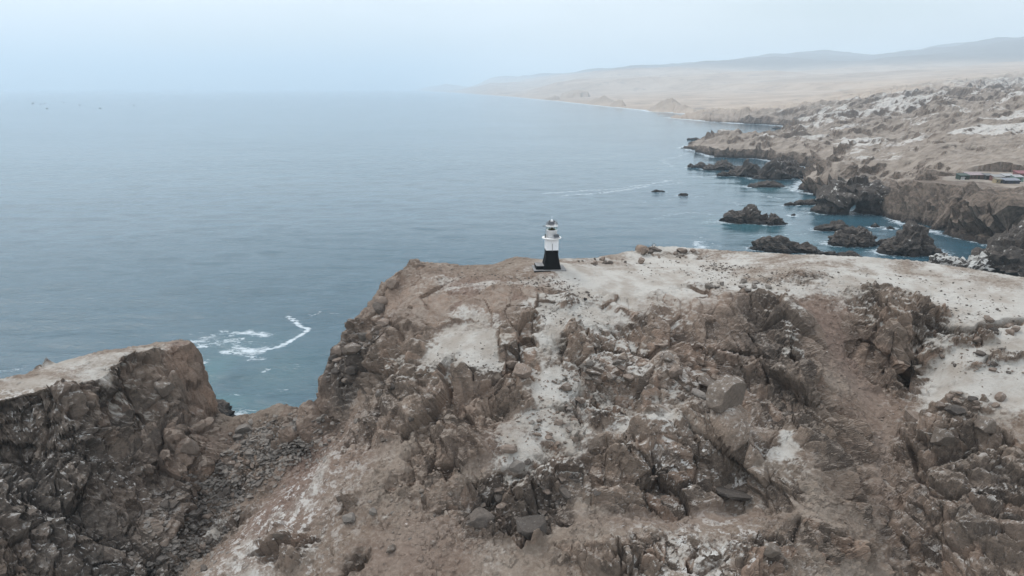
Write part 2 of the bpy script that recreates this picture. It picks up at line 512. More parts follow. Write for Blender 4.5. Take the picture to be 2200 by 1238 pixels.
def rbf_fit(xy, z, smooth_=0.0, cc=0.4):
    n = len(xy)
    d = np.sqrt(((xy[:, None] - xy[None]) ** 2).sum(-1) + cc)
    A = np.zeros((n + 3, n + 3))
    A[:n, :n] = -d - smooth_ * np.eye(n)
    A[:n, n] = 1
    A[:n, n + 1:] = xy
    A[n:, :n] = A[:n, n:].T
    return np.linalg.solve(A, np.concatenate([z, np.zeros(3)]))
def rbf_eval(w, xy, q, cc=0.4):
    n = len(xy)
    res = np.empty(len(q))
    for s in range(0, len(q), 20000):
        c = q[s:s + 20000]
        d = np.sqrt(((c[:, None] - xy[None]) ** 2).sum(-1) + cc)
        res[s:s + 20000] = -(d @ w[:n]) + w[n] + c @ w[n + 1:]
    return res
wgt = rbf_fit(pts[:, :2], pts[:, 2], 0.4)
# seaward rim of the land
RIM = [(-140,96)] + [at(*c)[:2] for c in [(0,820,91.5),(120,794,97.5),(240,764,104.5),(330,749,108.5),(380,741,110),(408,760,111),(418,850,111),(440,893,110.5),(480,905,110.5),(520,905,109.5),(600,880,106),
      (650,885,102.5),(692,866,101),(700,830,103),(710,780,105.5),(735,730,108.5),(760,690,111),(800,655,113.5),(830,613,116),(895,569,119.5),(1000,577,118.5),(1060,574,120),(1110,558,123),(1172,570,121),(1280,559,126),
      (1400,537,133),(1520,544,130),(1700,566,122),(1970,571,118),(2200,611,108.5)]] + [(126,104),(160,98)]
RIM = np.array(RIM)
def rim_depth(x, y):
    """metres seaward of the rim (0 inland)"""
    yr = np.interp(x, RIM[:, 0], RIM[:, 1])
    out = np.zeros(len(x))
    s = y > yr
    if s.any():
        q = np.stack([x[s], y[s]], 1)
        best = np.full(len(q), 1e9)
        for a, b in zip(RIM[:-1], RIM[1:]):
            ab = b - a
            tt = np.clip(((q - a) @ ab) / (ab @ ab), 0, 1)
            best = np.minimum(best, np.hypot(*(q - a - tt[:, None] * ab).T))
        out[s] = best
    return out

# coarse lookup of the base surface (for placing zones)
GX = np.arange(-125, 130, 0.5)
GY = np.arange(44, 150, 0.5)
gxx, gyy = np.meshgrid(GX, GY)
q = np.stack([gxx.ravel(), gyy.ravel()], 1)
LH = at(1184, 577, 113)                       # lighthouse foot
CRAG = np.array([(-150,50),(-96,62),(-79,72),(-69.2,84),(-65.2,87.5),(-62,93),(-58.9,100),(-56.6,107.5),(-55.9,110),(-57,116),(-75,124),(-150,124)], float)
def signed(poly, x, y):
    inside = np.zeros(len(x), bool)
    best = np.full(len(x), 1e18)
    n = len(poly)
    for i in range(n):
        a, b = poly[i], poly[(i + 1) % n]
        inside ^= ((a[1] > y) != (b[1] > y)) & (x < (b[0] - a[0]) * (y - a[1]) / (b[1] - a[1] + 1e-12) + a[0])
        ab = b - a
        tt = np.clip(((x - a[0]) * ab[0] + (y - a[1]) * ab[1]) / (ab @ ab), 0, 1)
        best = np.minimum(best, (x - a[0] - tt * ab[0]) ** 2 + (y - a[1] - tt * ab[1]) ** 2)
    d_ = np.sqrt(best)
    return np.where(inside, d_, -d_)
def crag_height(x, y):
    x, y = np.asarray(x), np.asarray(y)
    d_ = signed(CRAG, x, y)
    top = 30.2 - 0.09 * (y - 88) + 0.03 * (x + 65)
    slope = 2.2 + 1.6 * smooth(98, 106, y)
    return np.where(d_ > 0, top - 0.5 * np.exp(-d_ / 1.2), top - 0.5 + d_ * slope * (1 - 0.45 * smooth(-3, -9, d_)))
def base_height(q):
    z = rbf_eval(wgt, pts[:, :2], q)
    s_ = q[:, 0] < -30
    z[s_] = np.maximum(z[s_], crag_height(q[s_, 0] + 1.3 * vnoise(np.c_[q[s_], q[s_, :1] * 0] * 0.22, 5) + 0.8 * vnoise(np.c_[q[s_], q[s_, :1] * 0] * 0.7, 6), q[s_, 1]) + 0.9 * vnoise(np.c_[q[s_], q[s_, :1] * 0] * 0.13, 7))
    dlh = np.hypot((q[:, 0] - LH[0] + 0.6) / 4.2, (q[:, 1] - LH[1] - 1) / 3.4)
    z = z + (LH[2] - z) * smooth(1.7, 0.9, dlh)
    rd = rim_depth(q[:, 0], q[:, 1])
    z = z - 2.1 * rd - 0.4 * smooth(0, 2, rd)
    return np.maximum(z, -6)
BASE = base_height(q).reshape(gxx.shape)
def lookup(grid, x, y):
    fx = np.clip((np.asarray(x) - GX[0]) / 0.5, 0, len(GX) - 1.001)
    fy = np.clip((np.asarray(y) - GY[0]) / 0.5, 0, len(GY) - 1.001)
    ix, iy = fx.astype(int), fy.astype(int)
    tx, ty = fx - ix, fy - iy
    return (grid[iy, ix] * (1 - tx) + grid[iy, ix + 1] * tx) * (1 - ty) + (grid[iy + 1, ix] * (1 - tx) + grid[iy + 1, ix + 1] * tx) * ty
YS = np.arange(46, 148, 0.1)
def hit(px, py, grid=None):
    """first ground point on a sight line"""
    a, b = sight(px, py)
    z = CAM_H + b * YS
    h = lookup(BASE if grid is None else grid, a * YS, YS)
    k = np.argmax(h >= z)
    if h[k] < z[k]:
        return None
    return np.array([a * YS[k], YS[k], h[k]])

ZONES = {
 'guano': [
  (1000,745,120,40,1),(940,785,80,22,1),(1090,760,60,25,.7),(1250,690,110,45,.95),(1200,735,60,35,.9),(1340,600,130,40,.9),(1480,568,160,18,.9),(1300,640,70,30,.9),(1440,600,120,20,.9),
  (1620,590,120,14,.55),(1850,600,160,20,.7),(1980,620,160,35,.9),(2130,650,110,45,1),(2120,740,110,60,1),(2070,810,80,45,1),(2160,830,60,60,1),(2030,690,60,25,.7),(2090,880,50,22,.8),(2150,900,50,30,.6),(2180,950,20,60,.6),
  (1240,850,125,75,1),(1190,915,80,55,1),(1130,985,85,50,.95),(1280,740,110,50,.85),(1350,830,100,50,.6),(1470,780,80,50,.3),(1210,1000,60,30,.6),(860,780,60,40,.5),(870,890,80,40,.4),(1410,905,80,20,.9),(1330,880,60,25,.6),(1690,950,34,22,.9),(1712,700,16,45,.9),(1660,655,40,14,.7),(1690,745,18,14,.9),(1930,690,30,18,.8),(1915,660,40,14,.6),
  (1000,690,60,28,.75),(1050,612,110,16,.5),(940,600,60,18,.5),(1150,600,120,12,.25),(705,1000,20,40,.55),(660,1070,22,30,.5),(610,1120,36,30,.5),(520,1185,50,30,.55),(470,1130,30,20,.9),(660,1190,40,30,.6),
  (200,785,150,22,.75),(330,758,60,12,.8),(60,825,80,16,.7),(1030,1200,70,40,.4),(1500,1190,150,50,.42),(1010,1120,20,40,.5),(560,1220,80,40,.5),(2060,930,40,14,.7),(1960,890,40,30,.35),(1560,690,10,10,.5),(1430,690,90,12,.5),(1400,640,60,14,.7),(1640,620,60,10,.6),(1090,930,40,14,.6),
  (740,1050,60,60,.28),(800,1120,80,60,.2),(780,930,60,40,.3),(1750,1180,80,60,.2)],
 'rock': [
  (870,640,75,55,.9),(800,720,70,80,1),(740,800,60,90,1),(720,870,40,50,1),(920,670,60,40,.8),(900,855,130,45,1),(1010,860,120,50,1),(830,800,60,60,1),(860,920,90,40,.9),(1110,715,38,60,1),(1110,800,45,30,.9),(1030,665,70,25,.8),
  (1060,640,70,25,.6),(1345,760,130,65,1),(1300,860,90,60,.75),(1240,900,40,50,.6),(1550,715,130,75,1.1),(1650,720,95,75,1.1),(1490,640,80,24,1),(1350,660,65,24,.9),(1170,640,60,28,.8),(1420,700,70,30,.9),
  (1560,860,110,60,1),(1680,850,110,70,1),(1470,980,190,60,1.1),(1430,1070,170,45,1.1),(1100,1095,120,60,1.1),(960,950,90,45,.8),(930,1010,60,30,.8),(1180,1000,60,40,.8),(1180,1050,60,40,.9),
  (1920,710,75,75,1.1),(1940,810,50,30,.9),(1810,920,70,40,.8),(1790,970,70,45,.8),(1650,1050,60,50,.6),(1830,1040,60,60,.7),(2050,960,90,80,1.0),(2080,1090,110,90,1.0),(2160,1020,60,120,.9),(2100,1200,120,60,1),(1780,1170,80,60,.5),
  (1330,1190,120,40,.7),(1640,1190,90,50,.6),(1480,1210,90,40,.6),(650,1180,40,50,.7),(480,1130,40,28,.9),(600,1170,50,30,.6),(870,1040,60,30,.4),(740,1100,20,16,.6),(780,1190,30,20,.6),
  (2100,700,90,12,.8),(2090,730,30,12,.5),(2140,770,50,12,.6),(2060,870,60,20,.7),(1880,625,80,10,.45),(1700,600,90,12,.4),(1390,545,40,10,.7),(1460,550,50,8,.5),
  (150,900,260,70,1.2),(120,1000,200,90,1.2),(330,850,90,80,1.2),(100,1150,140,100,1.2),(300,960,110,80,1.1),(230,1080,90,70,1),(220,1200,130,60,1.1),(395,790,25,60,1.2),(410,870,40,50,1),(110,790,120,6,.8),(30,1230,80,40,1.2),(620,940,100,45,.8),(530,1010,70,50,.7),(430,1110,70,60,.7)],
 'red': [
  (620,1060,110,40,1),(660,1000,60,40,1),(1790,720,70,80,.9),(1850,820,50,80,.7),(1900,1000,60,140,.45),(380,1000,60,70,.6),(420,930,50,40,.6),(880,640,90,55,1),(950,650,70,40,1),(1490,640,90,26,1),(1350,660,70,26,1),(1170,640,70,40,.7),(1250,600,90,20,.5),
  (1040,660,90,34,1),(1000,620,80,24,.9),(1550,740,120,80,.45),(395,780,30,60,1.0),(1000,850,90,40,.4),(1100,950,160,50,.55),(900,1180,120,80,.5),(760,960,80,40,.4),(1600,900,60,40,.3),(330,1090,60,60,.6),(1450,1120,200,16,.4)],
 'dark': [
  (600,950,100,50,.2),(520,1010,70,50,.15),
  (740,840,55,60,1),(720,780,30,60,.8),(1660,720,90,70,.75),(1690,840,80,70,.4),(150,930,280,90,.7),(100,1100,240,140,1),(300,920,140,80,.6),(220,1200,150,60,1),(420,1190,90,60,.4),(1100,1095,120,60,.4),(2080,1090,130,110,.45),
  (1550,610,70,10,.6),(1640,600,110,12,.7),(1700,585,80,8,.6),(1230,640,60,30,.4)],
 'drop': [
  (1480,1010,170,90,1),(1500,1190,170,60,1),(1180,1020,80,60,.8),(600,1130,120,90,.9),(100,900,200,60,.8),(60,1050,100,120,.7),(400,870,40,30,.4),(760,760,70,80,.6),(1350,780,160,100,.55),(1560,850,90,50,.6),(2050,950,100,70,.6),(2100,1120,120,100,.5),(1100,1090,120,60,.45),(860,880,120,50,.4),(200,1200,120,50,.9)],
}
def blobs(lst):
    """ground patches: centre and half-axes in metres"""
    res = []
    for px, py, rx, ry, w in lst:
        c = hit(px, py)
        if c is None:
            continue
        k = math.hypot(c[0], c[1], c[2] - CAM_H) / FPX
        ax = rx * k
        ys = [h for h in (hit(px, py - ry), hit(px, py + ry)) if h is not None]
        ay = max([abs(h[1] - c[1]) for h in ys] + [ry * k * 0.6])
        ay = float(np.clip(ay, ry * k * 0.6, ry * k * 4.5))
        res.append((c[0], c[1], ax, ay, w))
    return res
ZB = {k: blobs(v) for k, v in ZONES.items()}
def zone(kind, x, y):
    res = np.zeros(len(x), np.float32)
    for cx, cy, ax, ay, w in ZB[kind]:
        s = (np.abs(x - cx) < ax * 1.9) & (np.abs(y - cy) < ay * 1.9)
        if s.any():
            d2 = ((x[s] - cx) / ax) ** 2 + ((y[s] - cy) / ay) ** 2
            res[s] = np.maximum(res[s], w * np.exp(-0.75 * d2 ** 1.4))
    return res

def normals(X, Y, Z):
    P = np.stack([X, Y, Z], -1)
    du = np.gradient(P, axis=1)
    dv = np.gradient(P, axis=0)
    n = np.cross(du, dv)
    return n / np.linalg.norm(n, axis=-1, keepdims=True)
NR, NC = 620, 1000
v = np.linspace(0, 1, NR)
u = np.linspace(-1, 1, NC)
Yr = 48 + (146 - 48) * (0.80 * v + 0.20 * v * v)
Xw = 0.80 * (Yr + 22)
hx = (u[None, :] * Xw[:, None]).ravel()
hy = np.repeat(Yr, NC)
hz = base_height(np.stack([hx, hy], 1))
wob = np.stack([hx, hy, hz], 1)
wx = fbm(wob * 0.16, 3, 51) * 2.2 + fbm(wob * 0.7, 3, 52) * 0.6
wy = fbm(wob * 0.16, 3, 53) * 2.2 + fbm(wob * 0.7, 3, 54) * 0.6
Zn = {k: zone(k, hx + wx, hy + wy) for k in ZB}
plat = smooth(36.8, 38.3, hz + 0.6 * fbm(wob * 0.12, 3, 55)) * smooth(9, 15, hx + 3 * fbm(wob * 0.1, 3, 56)) * smooth(1.6, 2.6, np.hypot((hx - LH[0] - 1) / 4.2, (hy - LH[1] + 3) / 4.5))
Zn['guano'] = np.maximum(Zn['guano'], plat * 0.50)
ctop = smooth(0.80, 0.93, normals(hx.reshape(NR, NC), hy.reshape(NR, NC), hz.reshape(NR, NC))[..., 2].ravel()) * smooth(25.5, 27, hz) * smooth(-42, -47, hx)
Zn['guano'] = np.maximum(Zn['guano'], ctop * 0.36)
Zn['rock'] = Zn['rock'] * (1 - 0.9 * ctop)
Zn['dark'] = Zn['dark'] * (1 - 0.9 * ctop)
rock = smooth(0.16, 0.60, Zn['rock'] + 0.35 * fbm(wob * 0.35, 4, 60))
# slopes facing the sea are bare rock
rd = rim_depth(hx, hy)
rock = np.maximum(rock, smooth(0.5, 3, rd))
# base normal
Zg = hz.reshape(NR, NC)
Xg, Yg = hx.reshape(NR, NC), hy.reshape(NR, NC)
def blur(A, k):
    for ax in (0, 1):
        c = np.cumsum(np.concatenate([np.repeat(np.take(A, [0], ax), k + 1, ax), A, np.repeat(np.take(A, [-1], ax), k, ax)], ax), ax)
        n = A.shape[ax]
        A = (np.take(c, np.arange(2 * k + 1, 2 * k + 1 + n), ax) - np.take(c, np.arange(0, n), ax)) / (2 * k + 1)
    return A
nrm = normals(Xg, Yg, blur(Zg, 5)).reshape(-1, 3).astype(np.float32)
P0 = np.stack([hx, hy, hz], 1).astype(np.float32)
ROT = np.array(Matrix.Rotation(math.radians(24), 3, 'Y') @ Matrix.Rotation(math.radians(-18), 3, 'X'), np.float32)
Q = P0 @ ROT.T
Q = Q + np.stack([vnoise(P0 * 0.12, 71), vnoise(P0 * 0.12, 72), vnoise(P0 * 0.12, 73)], 1) * 1.2
AN = np.array([1.0, 0.8, 0.50], np.float32)
dA, rA, cA, _ = blocks(Q, AN, 7.5, 1, nrm, ROT)
dB, rB, cB, _ = blocks(Q, AN, 3.2, 2, nrm, ROT)
dC, rC, cC, _ = blocks(Q, AN, 1.4, 3, nrm, ROT)
dD, rD, cD, _ = blocks(Q, AN, 0.62, 4, nrm, ROT)
strength = np.clip(0.6 + 0.7 * fbm(P0 * 0.22, 3, 80), 0.15, 1.2)
broken = smooth(-0.45, 0.30, fbm(P0 * 0.10, 3, 81)) * (1 - 0.85 * np.clip(Zn['red'] * 1.3, 0, 1))       # massive slabs here, shattered rock there
broken = np.where(hx < -40, np.maximum(broken, 0.55), broken)
d = dA * 0.34 + dB * 0.42 * (0.5 + 0.6 * strength) + dC * 0.64 * (0.28 + 0.85 * broken) + dD * 0.70 * (0.30 + 0.8 * broken) + fbm(Q * np.array([1.8, 1.8, 0.9], np.float32), 3, 98) * 0.14
d -= 0.5 * np.exp(-(cA / 0.05) ** 2) + 0.30 * np.exp(-(cB / 0.06) ** 2) * (rB > 0.4) + 0.24 * np.exp(-(cC / 0.10) ** 2) * (rC > 0.4) * broken
calm = 1 - 0.55 * smooth(98, 104, hy) * smooth(-48, -52, hx)       # the slim end of the crag stays whole
calm *= 1 - 0.6 * smooth(0.85, 0.96, nrm[:, 2]) * smooth(25, 27, hz) * smooth(-42, -47, hx)   # and its top is a smooth tilted floor
d *= calm
lump = fbm(P0 * 0.09, 4, 90)
soil_d = fbm(P0 * 0.5, 4, 91) * 0.30 + fbm(P0 * 2.2, 3, 92) * 0.07 + (dC * 0.22 + dD * 0.35) * smooth(-0.25, 0.45, fbm(P0 * 0.4, 3, 95))
peb = np.maximum(0, rD - 0.72) * (cD > 0.15) * 0.7          # stones bedded in the soil
gsm = np.clip(Zn['guano'], 0, 1)
soil_d = soil_d * (1 - 0.75 * gsm) + peb * (1 - 0.7 * gsm)
smoothrock = np.clip(Zn['red'], 0, 1) * (hz > 33)            # rounded reddish whalebacks up on the plateau
rock_d = d * (1 - 0.80 * smoothrock) + 0.25 + smoothrock * 0.35 * fbm((Q * np.array([1.6, .5, .5], np.float32)) * 0.55, 4, 97)
keep = smooth(1.3, 2.2, np.hypot((hx - LH[0] + 0.6) / 4.2, (hy - LH[1] - 1) / 3.4)) * 0.96 + 0.04
disp = (rock * rock_d + (1 - rock) * soil_d + lump * 0.5) * keep
disp *= 1 - 0.30 * smooth(37.5, 39.5, hz) * (1 - smooth(0.5, 3, rd)) * (hx > -10)
P1 = P0 + nrm * disp[:, None].astype(np.float32)
# guano / sand settles on the flatter ground and between blocks
flat = normals(P1[:, 0].reshape(NR, NC), P1[:, 1].reshape(NR, NC), P1[:, 2].reshape(NR, NC))[..., 2].ravel()
gz = Zn['guano'] * (1 - 0.62 * rock * smooth(0.80, 0.5, flat)) - 0.30 * rock * np.clip(disp - 0.1, 0, 1)
gz = gz + 0.50 * smooth(0.62, 0.92, flat) * smooth(-0.30, 0.35, fbm(P0 * 0.16, 4, 83)) * smooth(18, 26, hz) * smooth(-35, -22, hx) * (1 - 0.8 * np.clip(Zn['red'], 0, 1))
gz = np.clip(gz + 0.22 * rock * smooth(0.82, 0.97, flat) * (Zn['guano'] > 0.2), 0, 1)
zone_attr = np.stack([gz, rock, np.clip(Zn['red'], 0, 1), np.clip(Zn['dark'], 0, 1)], 1)
cell_attr = np.stack([rB * 0.6 + rC * 0.4, rA * 0.5 + rC * 0.5, cC, np.clip(Zn['drop'], 0, 1)], 1)
me = mesh_from('headland', P1, grid_faces(NR, NC), M['headland'], False, {'zone': zone_attr, 'cell': cell_attr})
head = tag(link('headland', me), 'brown rocky headland dusted with pale guano, with a crag and scree gully', kind='structure')
# surface raster for standing things on the ground
SURF = BASE.copy()
SURF[:] = -9
ix = np.clip(np.round((P1[:, 0] - GX[0]) / 0.5).astype(int), 0, len(GX) - 1)
iy = np.clip(np.round((P1[:, 1] - GY[0]) / 0.5).astype(int), 0, len(GY) - 1)
cnt = np.zeros_like(SURF)
acc = np.zeros_like(SURF)
np.add.at(acc, (iy, ix), P1[:, 2])
np.add.at(cnt, (iy, ix), 1)
SURF = np.where(cnt > 0, acc / np.maximum(cnt, 1), BASE)
def ground(x, y):
    return float(lookup(SURF, x, y))

# ================================================================== SEA
STREAKS = [  # polylines of foam: (points in the photograph, half width px, strength)
 ([(618,679),(632,688),(645,700),(664,704),(655,716),(632,728),(612,740),(585,748),(558,756)],5,.92),
 ([(430,745),(470,738),(520,728)],9,.66),([(505,716),(545,714),(570,720)],9,.8),([(400,738),(440,730),(480,712)],9,.62),([(480,755),(520,757),(560,750)],7,.78),([(515,748),(545,757)],12,.85),([(440,722),(500,735),(560,745)],22,.42),([(540,770),(560,772)],7,.75),
 ([(418,780),(438,776)],8,.85),([(570,788),(580,796),(565,800)],3,.6),([(605,790),(640,790)],8,.42),([(480,848),(560,845)],8,.36),([(560,850),(620,835)],8,.38),([(540,895),(565,893)],8,.6),([(0,800),(60,792)],6,.5),
 ([(655,678),(690,671),(735,673)],4,.5),([(1170,415),(1240,411),(1320,406),(1400,395),(1440,388)],3.2,.62),([(1210,420),(1300,414),(1390,400)],4,.62),([(1400,470),(1480,455),(1540,462)],4,.5),([(1450,360),(1420,345),(1480,330)],3,.5),([(1330,440),(1420,430),(1520,420)],4,.42),([(1260,342),(1310,338),(1340,330)],3,.5),([(1390,367),(1430,366)],2.5,.55),
 ([(1500,520),(1508,530),(1490,545),(1520,560)],7,.72),([(1640,420),(1680,428)],3,.65),([(1585,440),(1600,435)],3,.5),([(1550,470),(1500,480)],5,.4),([(1690,503),(1730,503)],3,.6),([(1480,380),(1530,380)],2.5,.7),([(1400,400),(1470,392)],2.5,.5),
 ([(1480,500),(1540,530),(1640,560)],8,.32),([(1740,560),(1780,548),(1850,560)],6,.35),([(1600,500),(1640,510)],8,.35),([(1560,430),(1620,445)],6,.4)]
NSR, NSC = 760, 480
Ys = np.exp(np.linspace(math.log(85), math.log(60000), NSR))
us = np.linspace(-1.3, 1.3, NSC)
sx = (us[None] * Ys[:, None]).ravel()
sy = np.repeat(Ys, NSC)
foam = np.zeros(len(sx), np.float32)
def add_foam(poly, half, w):
    for a, b in zip(poly[:-1], poly[1:]):
        a, b = np.array(a[:2]), np.array(b[:2])
        lo, hi = np.minimum(a, b) - half * 3, np.maximum(a, b) + half * 3
        s = (sx > lo[0]) & (sx < hi[0]) & (sy > lo[1]) & (sy < hi[1])
        if not s.any(): continue
        qq = np.stack([sx[s], sy[s]], 1)
        ab = b - a
        tt = np.clip(((qq - a) @ ab) / max(ab @ ab, 1e-6), 0, 1)
        dd = np.hypot(*(qq - a - tt[:, None] * ab).T)
        foam[s] = np.maximum(foam[s], w * np.exp(-(dd / half) ** 2))
for poly, hw, w in STREAKS:
    pp = [atz(*p) for p in poly]
    k = pp[0][1] * 1.05 / FPX
    b_ = abs(sight(*poly[0])[1])
    add_foam(pp, hw * k * (1 + 0.35 / max(b_, 0.03)) * (0.7 if w > 0.9 else 1.15), w)
FOAM_RINGS = []      # filled by the sea rocks and the coast below

# ================================================================== COAST BEHIND
SHORE_PX = [(2140,532),(2080,515),(2000,497),(1935,480),(1915,470),(1918,458),(1928,447),(1905,444),(1870,440),(1800,432),(1785,424),(1745,416),(1706,408),(1722,392),(1735,384),(1752,374),(1740,362),(1700,352),(1655,347),(1642,343),
  (1624,341),(1560,338),(1530,338),(1500,326),(1462,318),(1500,308),(1560,305),(1610,304),(1634,297),(1660,289),(1695,283),(1738,277),(1700,272),(1655,268),(1582,265),(1527,261),(1443,253.5),(1500,247),(1440,241.5),(1400,240),(1380,236),
  (1300,228.5),(1200,217.5),(1100,208),(1000,200.5),(935,196.8),(900,195),(872,193.6)]
shore = [atz(*p)[:2] for p in SHORE_PX]
land = [(420, 262), (330, 285)] + shore + [(-3000, 42000), (60000, 60000), (60000, 262)]
land = np.array(land)
CC = [  # elevations (photo x, photo y, metres up)
 (2150,400,20),(2060,388,21),(2010,400,17),(1970,420,13),(2190,420,19),(2190,380,22),(1840,402,9),(1890,400,8),(1930,415,6),(1790,366,13),(1740,380,7),(1850,352,14),(1900,385,8),(1960,398,9),(1950,350,17),(2050,345,22),(2150,352,22),
 (1700,322,9),(1760,300,13),(1660,300,7),(1560,312,8),(1500,315,5),(1620,320,8),(1680,335,7),(1850,300,18),(1900,285,22),(2000,300,24),(2100,290,30),(2200,285,32),(2100,320,26),(1950,320,20),(1820,330,14),
 (1800,258,22),(1700,262,12),(1620,255,12),(1500,251,7),(1560,250,12),(1700,245,24),(1900,250,30),(2000,242,40),(2100,235,44),(2190,225,52),(1850,225,34),(2000,215,48),(1700,225,20),(1500,235,6),(1430,225,22),(1450,236,10),(1600,230,12),(1300,216,20),(1260,222,12),(1300,224,5),(1200,213,8),(1160,208,20),(1100,204,10),(1000,196.5,18),(950,193,25)]
CY = [(2200,190,1900),(2100,195,1700),(1900,200,2100),(1700,205,2600),(1500,205,3200),(1300,200,4500),(2200,150,4200),(2000,160,4200),(1800,170,4500),(1600,178,5000),(1400,182,6000),(1200,184,7500),(1050,187,9500),(950,187,11500),
      (2200,133,6500),(1900,150,6500),(1600,163,7500),(2200,88,12500),(2060,104,13000),(1950,118,13500),(1800,124,14000),(1650,131,14500),(1500,143,15000),(1300,149,16000),(1180,163,17000),(1050,172,18500),(930,177,20500),(890,183,22000),(2300,80,12500),(2500,70,12000),(2500,110,6500),(2400,150,3000),(2500,250,900),(2500,330,420),(2400,430,330)]
cp = [atz(*c) for c in CC] + [at(*c) for c in CY]
cp += [(x * 1.35, y * 1.35, z * 0.25) for x, y, z in cp if y > 12000]
cp = np.array(cp)
def warp(x, y):
    return np.stack([np.asarray(x) / np.asarray(y) * 4.0, np.log(np.asarray(y)) * 2.0], 1)
cw = rbf_fit(warp(cp[:, 0], cp[:, 1]), cp[:, 2] / cp[:, 1] * 1000, 0.02, 0.0004)
NCR, NCC = 640, 540
cY = np.concatenate([np.exp(np.linspace(math.log(262), math.log(1500), 440)), np.exp(np.linspace(math.log(1500), math.log(34000), 201))[1:]])
cu = np.linspace(-0.28, 1.12, NCC)
cx = (cu[None] * cY[:, None]).ravel()
cy = np.repeat(cY, NCC)
c3 = np.stack([cx, cy, np.zeros(len(cx))], 1)
jig = np.clip(cy / 400, 1, 3)
sdx = cx + (fbm(c3 * 0.035, 4, 201) * 7 + fbm(c3 * 0.15, 3, 203) * 2) * jig * (cy < 2500)
sdy = cy + (fbm(c3 * 0.035, 4, 202) * 9 + fbm(c3 * 0.15, 3, 204) * 2.5) * jig * (cy < 2500)
sdist = signed(land, sdx, sdy)
inner = rbf_eval(cw, warp(cp[:, 0], cp[:, 1]), warp(cx, cy), 0.0004) * cy / 1000
inner = np.maximum(inner, 2.0)
near = smooth(0, -900, cy - 2300 - np.maximum(cx - 700, 0) * 0.9)
# ridges of hard rock between sand flats
q1 = np.stack([cx * 0.75 + cy * 0.2, cy * 1.1 - cx * 0.35, cx * 0], 1)
rid = fbm(q1 * 0.012, 5, 210, 0.52, True)
rid2 = fbm(q1 * 0.035, 5, 215, 0.55, True)
inner += near * (rid * 11 * np.clip(cy / 700, .35, 1.8) + rid2 * 5.4 * np.clip(cy / 500, .7, 2.2)) * smooth(0, 40, sdist)
farm = smooth(1500, 4000, cy)
inner += farm * fbm(np.stack([cx, cy, cx * 0], 1) * 0.0006, 5, 220) * np.clip(cy - 1900, 0, 9000) * 0.020 * smooth(0, 600, sdist)
# knolls standing on the far beach and desert
knob = np.zeros(len(cx))
for px, py, wp, hp, rk in [(1300,224,64,24,1),(1328,228.5,34,10,1),(1178,211,54,16,1),(1435,238,76,30,1),(1065,204,34,11,1),(1010,199.5,50,13,1),(962,197.5,40,11,1),(1480,241,44,12,1),(1640,236,110,34,0),(1760,206,150,10,1),(1900,196,120,8,1),(1560,222,60,9,0),(1380,216,90,9,0),(1990,186,90,6,1),(1700,186,80,5,1),(1240,213,60,9,.6)]:
    X_, Y_, _ = atz(px, py, 3.0) if py > 211 else at(px, py, 70 / max(-sight(px, py)[1], 0.012) * 0.8)
    k_ = Y_ / FPX * 1.02
    gx = (cx - X_) / (wp * k_ * .36)
    gy = (cy - Y_ - wp * k_ * .7) / (wp * k_ * .75)
    g_ = np.exp(-(gx * gx + gy * gy) ** 0.9)
    inner += 0.62 * hp * k_ * g_ * (1 + 0.35 * rid2)
    knob = np.maximum(knob, rk * smooth(.12, .4, g_))
# house terrace
TER = atz(2130, 388, 21)
dt = np.hypot((cx - TER[0] - 12) / 42, (cy - TER[1] - 6) / 20)
inner = inner + (21 - inner) * smooth(1.2, 0.75, dt)
slope_ = 1.55 + 0.5 * fbm(c3 * 0.02, 3, 230)
slope_ = slope_ * near * smooth(1150, 700, cy) + 0.5 * near * smooth(700, 1150, cy) + (0.05 + 0.5 * smooth(.05, .3, knob) + 0.35 * smooth(5500, 8000, cy)) * (1 - near)
prof = np.where(sdist > 0, sdist * slope_ + 1.0 + np.maximum(sdist - 1200, 0) * 0.3, sdist * 0.8 + 0.5)
soft = np.minimum(prof, inner) - 0.18 * np.maximum(0, 6 - np.abs(prof - inner)) * near
cz = np.where(sdist > 0, np.minimum(soft, inner), prof)
cz = np.maximum(cz, -8)
C0 = np.stack([cx, cy, cz], 1).astype(np.float32)
cn = normals(cx.reshape(NCR, NCC), cy.reshape(NCR, NCC), cz.reshape(NCR, NCC)).reshape(-1, 3)
steep = smooth(0.93, 0.70, cn[:, 2])
I3 = np.eye(3, dtype=np.float32)
cnf = normals(cx.reshape(NCR, NCC), cy.reshape(NCR, NCC), blur(cz.reshape(NCR, NCC), 3)).reshape(-1, 3).astype(np.float32)
k1 = blocks(C0, np.array([1, .8, .6]), 24.0, 31, cnf, I3)[0]
k2 = blocks(C0, np.array([1, .8, .6]), 10.0, 32, cnf, I3)[0]
k3 = blocks(C0, np.array([1, .8, .7]), 4.5, 33, cnf, I3)[0]
crock = np.clip(np.maximum(steep * 1.1, smooth(52, 34, sdist) * smooth(520, 440, cy)) + 0.8 * smooth(7, 2, cz) * near, 0, 1) * near
dd = (k1 * .50 + k2 * .50 + k3 * .40 * smooth(900, 500, cy)) * crock * (0.35 + 0.65 * smooth(70, 25, sdist)) * smooth(-3, 3, cz + sdist * 0.2)
dd *= smooth(0.8, 1.3, dt) * 0.9 + 0.1
dd *= 1 - 0.65 * smooth(0.86, 0.97, cnf[:, 2])
C1 = C0 + cnf * dd[:, None].astype(np.float32)
capd = np.hypot((cx - TER[0] - 12) / 60, (cy - TER[1]) / 45)
C1[:, 2] = np.where(capd < 1, np.minimum(C1[:, 2], 21.0), C1[:, 2])
cn2 = normals(C1[:, 0].reshape(NCR, NCC), C1[:, 1].reshape(NCR, NCC), C1[:, 2].reshape(NCR, NCC)).reshape(-1, 3)
steep2 = smooth(0.90, 0.62, cn2[:, 2])
